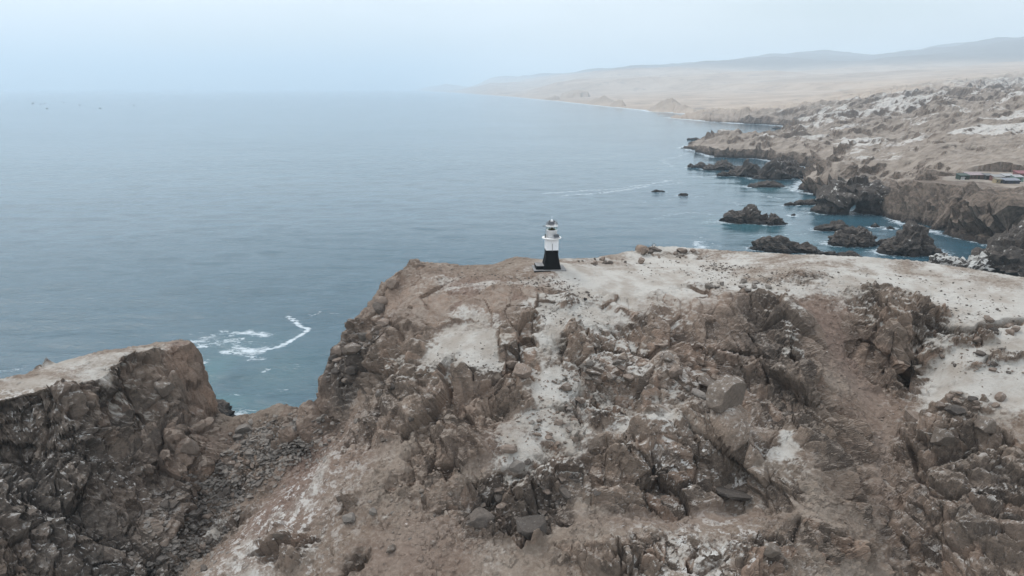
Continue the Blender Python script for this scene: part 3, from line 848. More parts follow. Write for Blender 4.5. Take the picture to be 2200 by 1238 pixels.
gpat = fbm(q1 * np.array([0.016, 0.03, 1]), 5, 240) + 0.4 * rid
gzone = smooth(-0.12, 0.5, gpat) * near * smooth(14, 22, cz) * smooth(380, 520, cy)
gzone = np.clip(gzone * 0.95 - 0.55 * steep2, 0, 1)
rockz = np.clip(np.maximum(crock * 0.95, steep2 * near) + 0.25 * near * (rid < -0.1), 0, 1) + 0.35 * near * smooth(600, 1100, cy) * smooth(0.1, -0.3, rid2)
flatm = near * smooth(0.985, 0.998, cn[:, 2]) * (cz > 6)
beach = smooth(1500, 2500, cy) * smooth(220, 30, sdist) * 0.0 + flatm * 0.6
# desert begins behind the rocky belt
belt = 1350 + 350 * fbm(np.stack([cx, cy, cx * 0], 1) * 0.002, 3, 250) + 0.9 * np.maximum(cx - 700, 0)
tanz = smooth(0, 450, cy - belt)
tanz = tanz * (1 - 0.45 * knob)
rockz = np.clip(rockz + 0.4 * knob * farm, 0, 1)
zat = np.stack([gzone, np.clip(rockz, 0, 1), np.clip(beach, 0, 1), tanz], 1)
keepf = (C1[:, 2].reshape(NCR, NCC) > -7.5)
F = grid_faces(NCR, NCC)
ok = keepf[:-1, :-1] | keepf[1:, 1:] | keepf[:-1, 1:] | keepf[1:, :-1]
F = F[ok.ravel()]
used = np.zeros(len(C1), bool)
used[F.ravel()] = True
remap = np.cumsum(used) - 1
me = mesh_from('coast', C1[used], remap[F], M['coast'], False, {'zone': zat[used]})
tag(link('coast_hills', me), 'brown and tan desert coast with dark sea cliffs rising to far hills', kind='structure')
COASTZ = C1[:, 2].reshape(NCR, NCC)
def coast_z(x, y):
    r_ = np.interp(y, cY, np.arange(NCR))
    c_ = (x / y + 0.28) / 1.40 * (NCC - 1)
    return float(COASTZ[int(round(r_)), int(round(np.clip(c_, 0, NCC - 1)))])
for i in range(len(shore) - 1):
    y_ = shore[i][1]
    if y_ < 900:
        add_foam([shore[i], shore[i + 1]], 3.0 + y_ * 0.008, 0.75)
    else:
        add_foam([shore[i], shore[i + 1]], y_ * 0.012, 1.0)
        a = np.array(shore[i]) - np.array([y_ * 0.02, y_ * 0.01]); b = np.array(shore[i + 1]) - np.array([y_ * 0.02, y_ * 0.01])
        add_foam([a, b], y_ * 0.008, 0.55)

# ================================================================== SEA ROCKS
def ico(sub):
    bm = bmesh.new()
    bmesh.ops.create_icosphere(bm, subdivisions=sub, radius=1.0)
    V = np.array([v_.co[:] for v_ in bm.verts], np.float32)
    F_ = np.array([[v_.index for v_ in f_.verts] for f_ in bm.faces], np.int32)
    bm.free()
    return V, F_
ICO = {k: ico(k) for k in (1, 2, 3, 4, 5)}
def sea_rock(name, label, px, py, wpx, hpx, mat='stack', seed=0, depth=0.6, yaw=0.0, lean=0.0, peaks=None, group=None, sub=0):
    """px,py: middle of its waterline; width and height as seen"""
    X, Y, _ = atz(px, py)
    k = math.hypot(X, Y, CAM_H) / FPX
    hw = wpx * k / 2
    H = hpx * k * 0.86
    V, F_ = ICO[sub or (5 if wpx > 80 else 4)]
    V = V.copy()
    r2 = np.hypot(V[:, 0], V[:, 1])
    ang = np.arctan2(V[:, 1], V[:, 0])
    # profile: steep sides, uneven crest
    P = np.stack([V[:, 0] * hw, V[:, 1] * hw * depth, np.maximum(V[:, 2], -0.35) * H], 1)
    t_ = P[:, 0] / hw
    if peaks:
        xs = np.array([p[0] for p in peaks]); hs = np.array([p[1] for p in peaks])
        crest = np.interp(t_, xs, hs)
    else:
        crest = 0.85 + 0.25 * np.sin(t_ * 3 + seed)
    P[:, 2] *= np.where(P[:, 2] > 0, crest, 1)
    P[:, 0] += lean * P[:, 2]
    s = math.sqrt(hw * H) * 1.15
    sd = seed * 13.7
    n_ = (V / np.linalg.norm(V, axis=1, keepdims=True)).astype(np.float32)
    RJ = np.concatenate([JOINTS, JOINTS * np.array([1, -1, 1])]).astype(np.float32)
    dsp = blocks(P + sd, np.array([1, 1, .7]), s * .60, 41, n_, np.eye(3), .3, RJ)[0] * .55
    dsp += blocks(P + sd, np.array([1, 1, .7]), s * .26, 42, n_, np.eye(3), .35, RJ)[0] * .6
    dsp += blocks(P + sd, np.array([1, 1, .8]), s * .11, 43, n_, np.eye(3), .4, RJ)[0] * .6
    dsp *= min(1.0, 1.3 * min(hw, H * 1.3) / s)
    P += n_ * dsp[:, None]
    cyw, syw = math.cos(yaw), math.sin(yaw)
    P = np.stack([P[:, 0] * cyw - P[:, 1] * syw, P[:, 0] * syw + P[:, 1] * cyw, P[:, 2]], 1)
    me = mesh_from(name, P, F_, M[mat], False)
    o = link(name, me, None, (X, Y + hw * depth * 0.7, 0))
    tag(o, label, 'sea rock', group)
    add_foam([(X - hw * .8 * cyw, Y + hw * depth * .7 - hw * .8 * syw), (X + hw * .8 * cyw, Y + hw * depth * .7 + hw * .8 * syw)], max(hw * depth * 1.15, 3.0) + 1.5, 0.85 if Y < 480 else 0.8)
    return o
pk = lambda *a: list(a)
sea_rock('sea_stack', 'dark jagged sea stack with several peaks ringed by foam, largest isolated rock', 1612, 480, 105, 34, 'stack_dust', 1, .5, 0, 0, pk((-1,.3),(-.6,.75),(-.3,.6),(0,.95),(.25,1.0),(.6,.55),(1,.3)))
sea_rock('sea_stack', 'small dark double-humped rock touching the right side of the jagged sea stack', 1668, 483, 46, 24, 'stack', 2, .6, 0, 0, pk((-1,.6),(-.3,1),(.4,.7),(1,.4)))
sea_rock('sea_stack', 'long dark rock ridge tapering to the right just beyond the plateau edge', 1692, 541, 132, 32, 'stack', 3, .30, -.30, 0, pk((-1,.45),(-.6,.95),(0,.8),(.5,.65),(1,.25)))
sea_rock('sea_stack', 'broad sea stack with pale dusted top beside the pointed fin rock', 1842, 528, 92, 38, 'stack_dust', 4, .6, 0, 0, pk((-1,.35),(-.4,.75),(.2,.85),(.5,1),(1,.3)))
sea_rock('sea_stack', 'tall pointed fin-shaped sea stack with white tip', 1968, 548, 100, 62, 'stack_dust', 5, .6, 0, 0, pk((-1,.25),(-.5,.65),(0,1.0),(.3,.95),(.6,.45),(1,.15)))
sea_rock('sea_stack', 'low dark rock with three knobs left of the dusted stack', 1800, 496, 74, 20, 'stack', 6, .5, 0, 0, pk((-1,.3),(-.3,.4),(0,.8),(.15,1),(.5,.8),(1,.3)))
sea_rock('sea_stack', 'thin low reef line running right from the long rock ridge', 1790, 552, 96, 9, 'stack', 7, .16, -.22, 0)
sea_rock('sea_stack', 'low dark hump at the end of the thin reef line', 1830, 558, 46, 14, 'stack', 8, .4, -.3, 0)
sea_rock('sea_stack', 'low black rock awash between the broad stack and the fin stack', 1908, 526, 38, 9, 'stack', 9, .5)
sea_rock('sea_stack', 'flat dark reef with two lumps below the arched headland cluster', 1650, 403, 78, 13, 'stack', 10, .5, 0, 0, pk((-1,.4),(-.3,.6),(.3,1),(1,.5)))
sea_rock('sea_stack', 'flat dark rock off the tip of the arch headland', 1735, 441, 46, 13, 'stack', 11, .5)
sea_rock('sea_stack', 'small dark rock just left of the flat rock off the arch headland', 1698, 442, 22, 8, 'stack', 12, .5)
sea_rock('sea_stack', 'tiny black rock standing alone above the jagged stack', 1705, 464, 9, 5, 'stack', 13, .6, sub=3)
sea_rock('sea_stack', 'tiny dark rock left of a pair under the big brown cliff', 1882, 489, 16, 8, 'stack', 14, .6, sub=3)
sea_rock('sea_stack', 'tiny dark rock nearest the foot of the big brown cliff', 1916, 493, 16, 7, 'stack', 15, .6, sub=3)
sea_rock('sea_stack', 'small flat rock farther out of the two in open water', 1415, 413, 28, 5, 'stack', 16, .4, sub=4)
sea_rock('sea_stack', 'small flat rock nearer the coast of the two in open water', 1468, 421, 20, 7, 'stack', 17, .5, sub=4)
sea_rock('sea_stack', 'outermost low dark rock of the cluster below the promontory', 1498, 361, 36, 13, 'stack', 18, .5)
sea_rock('sea_stack', 'broad dark hump second from the outer end of the cluster', 1550, 366, 68, 21, 'stack', 19, .5)
sea_rock('sea_stack', 'dark rock in the middle of the cluster with sloping back', 1605, 380, 62, 38, 'stack', 20, .6, 0, 0, pk((-1,.3),(-.2,.8),(.4,1),(1,.5)))
sea_rock('sea_stack', 'low black skerry in front of the middle cluster rock', 1560, 379, 34, 9, 'stack', 21, .5, sub=4)
sea_rock('sea_stack', 'pointed brown pyramid rock at the inner end of the cluster', 1660, 386, 70, 44, 'stack_dust', 22, .6, 0, 0, pk((-1,.25),(-.4,.7),(0,1),(.4,.8),(1,.3)))
sea_rock('sea_stack', 'brown flat-topped rock leaning on the shore beside the pyramid rock', 1712, 383, 44, 32, 'stack_dust', 23, .7, 0, 0, pk((-1,.8),(0,1),(1,.6)))
sea_rock('sea_stack', 'small dark rock beyond the promontory, leftmost of the far row', 1491, 301, 26, 6, 'stack', 24, .5, sub=4)
sea_rock('sea_stack', 'tiny dark rock beyond the promontory, second of the far row', 1525, 298, 16, 4, 'stack', 25, .5, sub=3)
sea_rock('sea_stack', 'rounded dark rock against the promontory, nearest the shore of the far row', 1588, 304, 44, 12, 'stack_dust', 26, .6, sub=4)
sea_rock('sea_stack', 'low reef speck in the bay behind the promontory', 1672, 277, 24, 4, 'stack', 27, .5, sub=4)
sea_rock('sea_stack', 'low dark reef in the bay behind the promontory nearest the shore', 1700, 279, 26, 5, 'stack', 28, .5, sub=4)
sea_rock('sea_stack', 'dark craggy rock with white crusted top behind the right plateau edge', 2035, 592, 88, 36, 'stack_cap', 29, .6, 0, 0, pk((-1,.5),(-.4,.9),(.2,1),(1,.8)))
sea_rock('sea_stack', 'white encrusted rock with rounded head at the right plateau edge', 2100, 604, 84, 50, 'stack_cap', 30, .6, 0, 0, pk((-1,.6),(-.2,.8),(.3,1),(1,.5)))
sea_rock('sea_stack', 'huge dark brown rock wall cut by the right edge of the picture', 2215, 608, 165, 112, 'stack_dust', 31, .7, 0, 0, pk((-1,.35),(-.5,.75),(0,1),(1,1.1)))
sea_rock('sea_stack', 'black wet rock in the cove below the crag', 462, 905, 64, 44, 'stack', 32, .8, 0, 0, pk((-1,1),(-.2,.9),(.5,.6),(1,.2)))

# natural arches: a thick rock span with a real opening
def arch(label, px, py, wpx, hpx, hole_px, seed, mat):
    X, Y, _ = atz(px, py)
    k = math.hypot(X, Y, CAM_H) / FPX
    hw, H, hole = wpx * k / 2, hpx * k * 1.06, hole_px * k
    ns_, nt_ = 72, 40
    s_ = np.linspace(0, 1, ns_)
    th = np.linspace(0, 2 * math.pi, nt_, endpoint=False)
    A_ = math.pi * (1 - s_)
    pcx = np.cos(A_) * (hw * 0.55)
    pcz = np.sin(A_) ** 0.8 * (H * 0.62) - 1.0
    # thickness so that only a slit stays open
    rad_in = np.interp(s_, [0, .5, 1], [hw * 0.50 - hole * .5, H * 0.36, hw * 0.50 - hole * .5])
    P = []
    for i in range(ns_):
        dx, dz = math.cos(A_[i]), math.sin(A_[i])
        for a in th:
            r_ = rad_in[i]
            P.append((pcx[i] + dx * math.cos(a) * r_ * 0.98, math.sin(a) * max(hw * 0.42, 3), pcz[i] + dz * math.cos(a) * r_ * 0.98))
    P = np.array(P)
    i_ = np.arange(ns_ * nt_).reshape(ns_, nt_)
    Fq = np.stack([i_[:-1], np.roll(i_, -1, 1)[:-1], np.roll(i_, -1, 1)[1:], i_[1:]], -1).reshape(-1, 4)
    c_ = np.repeat(np.stack([pcx, pcx * 0, pcz], 1), nt_, 0)
    n_ = P - c_
    n_ /= np.linalg.norm(n_, axis=1, keepdims=True) + 1e-9
    outer = smooth(-0.2, 0.6, n_[:, 2] + np.abs(n_[:, 1]))
    nf = n_.astype(np.float32)
    RJ = np.concatenate([JOINTS, JOINTS * np.array([1, -1, 1])]).astype(np.float32)
    dv = blocks(P + seed * 9, np.array([1, 1, .7]), hw * .45, 45, nf, np.eye(3), .3, RJ)[0] * .6 + blocks(P + seed * 9, np.array([1, 1, .7]), hw * .18, 46, nf, np.eye(3), .35, RJ)[0] * .6
    P = P + n_ * (dv * outer)[:, None]
    me = mesh_from('sea_arch', P, Fq, M[mat], False)
    o = link('sea_arch', me, None, (X, Y + hw * .45, 0))
    tag(o, label, 'sea arch')
    add_foam([(X - hw, Y + hw * .45), (X + hw, Y + hw * .45)], hw * .55 + 2, 0.55)
arch('brown rock headland pierced by a tall narrow sea arch', 1850, 463, 150, 66, 7, 3.3, 'stack_dust')
arch('small rock arch with a tiny opening beside the pyramid rock', 1690, 378, 62, 36, 6, 8.1, 'stack_dust')

# ---- finish the sea now that the foam is known
shal = np.zeros(len(sx), np.float32)
for px, py, rx, ry, w in [(440,800,60,60,.8),(470,870,80,40,.9),(560,890,90,40,.6),(600,800,120,80,.35),(1610,485,90,30,.6),(1650,405,60,16,.6),(1720,520,150,40,.35),(1760,560,120,30,.4),(1600,400,100,60,.3),(520,740,120,50,.35)]:
    c = atz(px, py)
    k = c[1] / FPX
    ay = abs(atz(px, py - ry * .7)[1] - c[1])
    d2 = ((sx - c[0]) / (rx * k)) ** 2 + ((sy - c[1]) / ay) ** 2
    shal = np.maximum(shal, w * np.exp(-d2)).astype(np.float32)
s3 = np.stack([sx, sy, sx * 0], 1)
amp = smooth(1500, 150, sy)
szz = (fbm(s3 * np.array([.03, .06, 1]), 3, 301) * 0.35 + fbm(s3 * np.array([.065, .15, 1]), 3, 302) * 0.55) * amp
SV = np.stack([sx, sy, szz - 0.1], 1)
zsea = np.stack([foam, shal, smooth(math.log(120), math.log(650), np.log(sy)), sx * 0], 1)
me = mesh_from('sea', SV, grid_faces(NSR, NSC), M['sea'], True, {'zone': zsea})
tag(link('sea', me), 'grey blue ocean with light chop and foam near the rocks', kind='structure')

# ================================================================== BOULDERS
def rock_mesh(sub, seed, flat=1.0, cuts=11, rough=0.06):
    r = np.random.default_rng(seed)
    V, F_ = ICO[sub]
    V = V / (np.abs(V) ** 5).sum(1, keepdims=True) ** (1 / 5) * 0.86
    V = V * np.array([1.0, 0.8 + 0.3 * r.random(), 0.62 + 0.3 * r.random()]) * np.array([1, 1, flat])
    for _ in range(cuts):
        n_ = r.normal(size=3)
        n_ /= np.linalg.norm(n_)
        sup = (V @ n_).max()
        lim = sup * (0.48 + 0.36 * r.random())
        dd_ = V @ n_ - lim
        m_ = dd_ > 0
        V[m_] -= n_ * dd_[m_, None] * 0.97
    V += np.stack([vnoise(V * 3 + seed, 5), vnoise(V * 3 + seed + 40, 6), vnoise(V * 3 + seed + 80, 7)], 1) * rough
    a_ = r.random() * 3
    R_ = np.array(Matrix.Rotation(a_, 3, 'Z') @ Matrix.Rotation(r.random() * .7, 3, 'X') @ Matrix.Rotation(r.random() * .6 - .3, 3, 'Y'))
    V = V @ R_.T
    V += np.stack([vnoise(V * 9 + seed, 8), vnoise(V * 9 + seed + 4, 9), vnoise(V * 9 + seed + 8, 10)], 1) * rough * .5
    V /= np.abs(V).max()
    return V.astype(np.float32), F_
BM = {}
def bmesh_data(kind, i, mat):
    key = (kind, i, mat)
    if key not in BM:
        V, F_ = rock_mesh(4 if kind == 'big' else 2, 100 + i * 7 + (50 if kind == 'slab' else 0), 0.5 if kind == 'slab' else 1.0, 9 if kind == 'big' else 7, 0.03)
        BM[key] = mesh_from('boulder', V, F_, M[mat])
    return BM[key]
def boulder(px, py, wpx, label, mat='b_brown', asp=1.0, hgt=1.0, yaw=0.0, tilt=0.0, seed=0, group=None, kind='big', sink=0.3, name='boulder'):
    h_ = hit(px, py, SURF)
    if h_ is None:
        return None
    k = math.hypot(h_[0], h_[1], h_[2] - CAM_H) / FPX
    r_ = wpx * k / 2
    o = link(name, bmesh_data(kind, seed, mat))
    o.scale = (r_, r_ * asp, r_ * hgt)
    o.rotation_euler = (tilt, tilt * 0.6, yaw)
    o.location = (h_[0], h_[1], h_[2] + r_ * hgt * (0.62 - sink))
    tag(o, label, 'boulder', group)
    return o
B = boulder
B(1555,868,96,'largest brown boulder, blocky with a flat pale-streaked top, in the centre of the slope','b_white',.8,.95,.2,.12,1,sink=.12)
B(1525,826,62,'flat grey slab lying on top behind the largest brown boulder','b_white',.7,.55,-.2,.1,2,kind='slab')
B(1588,822,40,'pale-topped block right of the flat grey slab','b_white',.9,.7,.4,0,3)
B(1672,800,50,'white-topped block on the dark slope right of the columned cliff','b_white',.9,.9,.3,0,4)
B(757,757,40,'white-capped boulder perched on the west cliff edge','b_white',1,1,.5,0,5,sink=.1)
B(783,733,30,'tilted pale slab standing up beside the white-capped boulder','b_grey',.5,1.4,.3,.4,6,kind='slab')
B(353,850,38,'dark boulder with a white cap on the crag face','b_white',1,1.1,.2,0,7,sink=0)
B(1120,806,44,'rounded brown boulder below the blocky knoll','b_brown',.9,.8,.3,.1,8,sink=.1)
B(1098,790,30,'smaller brown boulder leaning on the rounded brown boulder','b_brown',.9,.9,1.1,0,9,sink=.1)
B(818,660,36,'brown block bulging from the west skyline','b_brown',.9,1.1,.2,.2,10,sink=.1)
B(843,617,30,'upper brown block on the west skyline','b_brown',.9,1.1,.8,.2,11,sink=.1)
B(1257,645,13,'small jet black lump on the gravel path by the lighthouse mound','b_black',.8,.7,.3,0,12,sink=.1)
B(1378,566,22,'rounded brown rock alone on the pale sand, lower of two','b_brown',1,.9,.2,.2,13,sink=.05)
B(1383,547,17,'brown rock alone on the pale sand, upper of two','b_brown',1,1.1,.6,0,14,sink=.05)
B(1404,541,34,'dark brown outcrop on which the two birds stand','b_dark',.6,.42,.1,0,15,sink=.1)
B(1463,542,30,'low brown rock on the skyline right of the birds','b_brown',.7,.45,.2,0,16,sink=.1)
B(1489,543,18,'small brown rock at the right end of the birds skyline','b_brown',.8,.7,.9,0,17,sink=.1)
B(527,928,36,'pale grey flat rock at the edge of the saddle','b_grey',.8,.7,.1,0,18,sink=.2)
B(1220,838,30,'triangular brown stone lying on white guano, largest of its patch','b_brown',.9,.8,.5,.1,19,sink=.1)
B(1245,868,26,'square brown block stacked on the central knoll','b_brown',.9,.9,.1,0,20,sink=0)
B(729,1075,18,'pale white-sided boulder alone on the brown slope near the spur rim','b_white',.9,1.1,.3,0,21,sink=.1)
B(800,1108,20,'light grey round boulder on the brown slope','b_grey',.9,1,.3,0,22,sink=.1)
B(752,1122,30,'grey wedge boulder with dark shaded end on the brown slope','b_grey',.8,.9,.3,.2,23,sink=.1)
B(838,1185,26,'white-streaked dark boulder lowest on the brown slope','b_white',.8,1,.6,.2,24,sink=.1)
B(968,1066,16,'small pale-topped brown boulder below the dark overhang','b_white',.9,.9,.6,0,25,sink=.1)
B(605,1170,34,'tall tilted grey slab with white streaks on the spur','b_white',.5,1.5,.4,.35,26,sink=.1,kind='slab')
B(1095,975,70,'long tilted brown slab leaning over the white patch','b_brown',.35,.55,.55,.25,27,kind='slab',sink=.05)
B(1110,1010,34,'grey block beneath the long tilted slab','b_grey',.8,.9,.2,0,28,sink=.15)
B(1660,1195,44,'black round boulder streaked white near the bottom edge','b_white',.9,1,.2,0,29,sink=.1)
B(1570,1075,80,'wide flat dark slab overhanging at the foot of the ledges','b_dark',.5,.45,-.05,0,30,kind='slab',sink=.1)
B(1030,1120,64,'dark square-faced block on the lower slope','b_dark',.8,.8,.4,0,31,sink=.25)
B(1140,1140,70,'dark wedge block at the right of the lower slope outcrop','b_dark',.8,.75,.2,.1,32,sink=.25)
B(2020,950,44,'white-topped block jutting from the right-hand slope','b_white',.9,.9,.2,.1,33,sink=.15)
B(2110,925,50,'dark block with pale dust on the right-hand slope','b_white',.9,.8,.5,.1,34,sink=.2)
B(1960,905,40,'brown block at the lip of the scree chute','b_brown',.9,.8,.2,.1,35,sink=.2)
B(2050,890,40,'low dark block on the white slope edge','b_dark',.9,.6,.2,.1,36,sink=.2)
B(410,967,40,'brown knob of rock standing in the gully','b_brown',.9,1.1,.3,0,37,sink=.2)
# groups of stones nothing tells apart
def scatter(n, region, wr, label, group, mats, seed, kind='small', zone_=None, name='stone'):
    r = np.random.default_rng(seed)
    made = 0
    tries = 0
    while made < n and tries < n * 8:
        tries += 1
        rg = region[r.integers(len(region))]
        cx_, cy_, rx_, ry_ = rg[:4]
        a = r.random() * 2 * math.pi
        q_ = math.sqrt(r.random())
        w_ = wr[0] + (wr[1] - wr[0]) * r.random() ** 2.2
        mt = mats[r.integers(len(mats))]
        size = 'large' if w_ > wr[0] + .45 * (wr[1] - wr[0]) else ('mid-sized' if w_ > wr[0] + .12 * (wr[1] - wr[0]) else 'small')
        lab = '%s %s %s' % (size, {'b_grey': 'grey', 'b_dark': 'dark', 'b_brown': 'brown', 'b_white': 'white-flecked brown'}[mt], label) + (' ' + rg[4] if len(rg) > 4 else '')
        o = boulder(cx_ + rx_ * q_ * math.cos(a), cy_ + ry_ * q_ * math.sin(a), w_, lab, mt, .6 + .5 * r.random(), .55 + .5 * r.random(), r.random() * 6.28, (r.random() - .5) * .8, int(r.integers(24)), group, kind if r.random() < .8 else 'slab', .25 + .2 * r.random(), name)
        if o: made += 1
scatter(62, [(600,940,90,40,'midway up'),(520,1010,60,50,'towards the gully'),(660,910,40,40,'at the cliff foot'),(560,980,60,40,'above the red scree')], (9,26), 'angular stone in the talus', 'stones of the grey talus', ['b_grey','b_brown','b_grey'], 1)
scatter(50, [(420,1130,80,70,'halfway down'),(380,1200,80,40,'at the bottom edge'),(470,1080,50,40,'at its upper end')], (9,28), 'stone in the gully rubble', 'rubble at the gully bottom', ['b_grey','b_brown','b_dark'], 2)
scatter(46, [(1240,850,90,60,'in the middle'),(1200,920,60,40,'at its lower end'),(1300,800,60,40,'at its upper end')], (8,24), 'angular stone on the white patch', 'stones on the white centre patch', ['b_brown','b_brown','b_grey'], 3)
scatter(22, [(1190,660,60,30),(1240,690,50,40),(1250,640,40,14)], (5,12), 'stone on the gravel below the lighthouse', 'stones below the lighthouse', ['b_dark','b_grey'], 4)
scatter(22, [(1275,562,35,9,'close to the tower'),(1310,560,50,8,'between tower and birds'),(1440,548,60,8,'beyond the birds')], (7,18), 'rock on the sandy skyline right of the lighthouse', 'skyline rocks right of the lighthouse', ['b_brown','b_dark'], 5)
scatter(12, [(1590,615,70,14)], (14,26), 'rounded boulder in the row along the plateau', 'boulders along the plateau', ['b_grey'], 6)
scatter(40, [(820,1060,90,60,'near the pale spur'),(880,1120,80,70,'in the middle'),(1000,1100,40,60,'beside the dark outcrop'),(780,930,60,30,'under the west cliff')], (6,18), 'stone lying on the lower slope', 'stones on the brown lower slope', ['b_grey','b_brown','b_white'], 7)
scatter(22, [(760,740,40,60,'at mid height'),(730,800,30,50,'low on the sea edge'),(800,700,40,50,'near the skyline'),(860,870,70,40,'at its foot')], (14,40), 'block wedged on the west cliff', 'blocks on the west cliff', ['b_brown','b_dark','b_white'], 8)
scatter(36, [(2100,760,90,90,'in the middle'),(2080,860,70,30,'at its lower edge'),(2150,700,50,20,'at its top')], (8,24), 'flat stone on the white right-hand slope', 'stones on the white right-hand slope', ['b_dark','b_brown'], 9)
scatter(26, [(1380,800,120,60,'in the middle'),(1300,770,60,50,'by the white path'),(1480,820,60,40,'beside the largest boulder')], (16,42), 'jointed block in the centre rock field', 'blocks of the centre rock field', ['b_brown','b_brown','b_grey','b_white'], 10, 'big' if False else 'small')
scatter(18, [(1180,1010,70,50,'at its top'),(1230,1050,60,50,'at its right'),(1100,1090,80,40,'at its left')], (16,40), 'tilted block on the lower centre outcrop', 'blocks of the lower outcrop', ['b_dark','b_brown','b_white'], 11)

# small stones past counting
def gravel(name, label, n, region, wr, mat, seed):
    r = np.random.default_rng(seed)
    V0, F0 = ICO[1]
    variants = [rock_mesh(1, 900 + i, 0.8, 7, 0.05)[0] for i in range(12)]
    VV, FF, base = [], [], 0
    for i in range(n):
        cx_, cy_, rx_, ry_ = region[r.integers(len(region))]
        a = r.random() * 6.283
        q_ = math.sqrt(r.random()) * (0.6 + 0.7 * r.random())
        h_ = hit(cx_ + rx_ * q_ * math.cos(a), cy_ + ry_ * q_ * math.sin(a), SURF)
        if h_ is None: continue
        k = math.hypot(h_[0], h_[1], h_[2] - CAM_H) / FPX
        s_ = (wr[0] + (wr[1] - wr[0]) * r.random() ** 2.5) * k / 2
        Rm = np.array(Matrix.Rotation(r.random() * 6.28, 3, 'Z') @ Matrix.Rotation((r.random() - .5), 3, 'X'))
        Vv = (variants[r.integers(12)] * s_ * np.array([1, .6 + .5 * r.random(), .5 + .4 * r.random()])) @ Rm.T
        VV.append(Vv + h_ + np.array([0, 0, s_ * .1]))
        FF.append(F0 + base)
        base += len(V0)
    me = mesh_from(name, np.concatenate(VV), np.concatenate(FF), M[mat])
    tag(link(name, me), label, 'scree', kind='stuff')
gravel('scree', 'grey scree filling the gully and talus', 2600, [(610,945,100,50),(600,960,90,50),(540,1000,70,60),(480,1050,70,60),(420,1120,90,80),(360,1200,90,40)], (4,17), 'b_grey', 21)
gravel('scree', 'brown loose stones strewn over the lower slope', 900, [(820,1060,120,100),(950,1120,120,90),(1020,1000,120,60),(1150,900,120,90),(780,930,80,50)], (3,9), 'b_brown', 22)
gravel('scree', 'dark gravel around the lighthouse mound and plateau', 1500, [(1200,670,90,40),(1230,640,70,20),(1600,605,120,18),(1720,590,80,12),(1560,575,60,8),(1450,575,160,22),(1900,610,220,30),(2080,660,110,40),(1040,600,110,20),(1180,610,70,16),(1300,720,60,40),(1000,780,100,40)], (2.5,7), 'b_dark', 23)
gravel('scree', 'brown rubble in the scree chute and right-hand slope', 1000, [(1820,760,80,90),(1890,950,60,130),(1800,1100,120,100),(2090,760,110,80),(1650,1150,140,60),(1480,1160,180,40)], (3,9), 'b_brown', 24)
gravel('scree', 'brown rubble between the blocks of the centre', 800, [(1300,800,160,90),(1240,870,110,70),(1450,880,150,60),(1350,1000,160,60)], (4,12), 'b_brown', 25)

# ================================================================== LIGHTHOUSE
class MB:
    def __init__(s): s.V, s.F = [], []
    def add(s, V, F_):
        b_ = len(s.V)
        s.V += [tuple(v_) for v_ in V]
        s.F += [tuple(i + b_ for i in f_) for f_ in F_]
        return s
    def box(s, x0, x1, y0, y1, z0, z1, m=None):
        V = [(x0,y0,z0),(x1,y0,z0),(x1,y1,z0),(x0,y1,z0),(x0,y0,z1),(x1,y0,z1),(x1,y1,z1),(x0,y1,z1)]
        if m is not None: V = [tuple(m @ Vector(v_)) for v_ in V]
        return s.add(V, [(0,3,2,1),(4,5,6,7),(0,1,5,4),(1,2,6,5),(2,3,7,6),(3,0,4,7)])
    def lathe(s, prof, n=32, c=(0, 0)):
        V, F_ = [], []
        for r_, z_ in prof:
            for k in range(n):
                a = 2 * math.pi * k / n
                V.append((c[0] + r_ * math.cos(a), c[1] + r_ * math.sin(a), z_))
        for i in range(len(prof) - 1):
            for k in range(n):
                k2 = (k + 1) % n
                F_.append((i*n+k, i*n+k2, (i+1)*n+k2, (i+1)*n+k))
        F_.append(tuple(reversed(range(n))))
        F_.append(tuple(range((len(prof)-1)*n, len(prof)*n)))
        return s.add(V, F_)
    def sq(s, prof):
        """square tower from (half width, z) rings"""
        V, F_ = [], []
        for r_, z_ in prof:
            V += [(-r_,-r_,z_),(r_,-r_,z_),(r_,r_,z_),(-r_,r_,z_)]
        for i in range(len(prof) - 1):
            for k in range(4):
                k2 = (k + 1) % 4
                F_.append((i*4+k, i*4+k2, (i+1)*4+k2, (i+1)*4+k))
        F_.append((3,2,1,0))
        t_ = (len(prof)-1)*4
        F_.append((t_,t_+1,t_+2,t_+3))
        return s.add(V, F_)
    def build(s, name, mat, parent=None, bevel=0.0, shade=False):
        me = bpy.data.meshes.new(name)
        me.from_pydata(s.V, [], s.F)
        if bevel > 0:
            bm = bmesh.new(); bm.from_mesh(me)
            bmesh.ops.bevel(bm, geom=bm.edges[:], offset=bevel, segments=1, affect='EDGES')
            bm.to_mesh(me); bm.free()
        me.materials.append(mat)
        if shade:
            for p_ in me.polygons: p_.use_smooth = len(p_.vertices) == 4
        return link(name, me, parent)
def empty(name, loc, rz=0):
    o = bpy.data.objects.new(name, None)
    o.empty_display_size = 0.3
    COL.objects.link(o)
    o.location = loc
    o.rotation_euler = (0, 0, rz)
    return o
def painted(name, c, rough, streak):
    m, t, b = newmat(name)
    o_ = N(t, 'ShaderNodeTexCoord').outputs['Object']
    f = noise(t, 2.0, 5, 0.65, stretch(t, o_, (3, 3, .35)))
    f2 = noise(t, 1.3, 5, 0.6, o_)
    col = mix(t, ramp(t, f, 0.5, 0.72, 0, 0.5), c, streak)
    col = mix(t, ramp(t, f2, 0.5, 0.75, 0, 0.3), col, tuple(x * .8 for x in c))
    t.links.new(col, b.inputs['Base Color'])
    b.inputs['Roughness'].default_value = rough
    return m
M['black'] = painted('black_paint', (0.006, 0.0065, 0.007), 0.8, (0.014, 0.0145, 0.015))
M['black'].node_tree.nodes['Principled BSDF'].inputs['Specular IOR Level'].default_value = 0.12
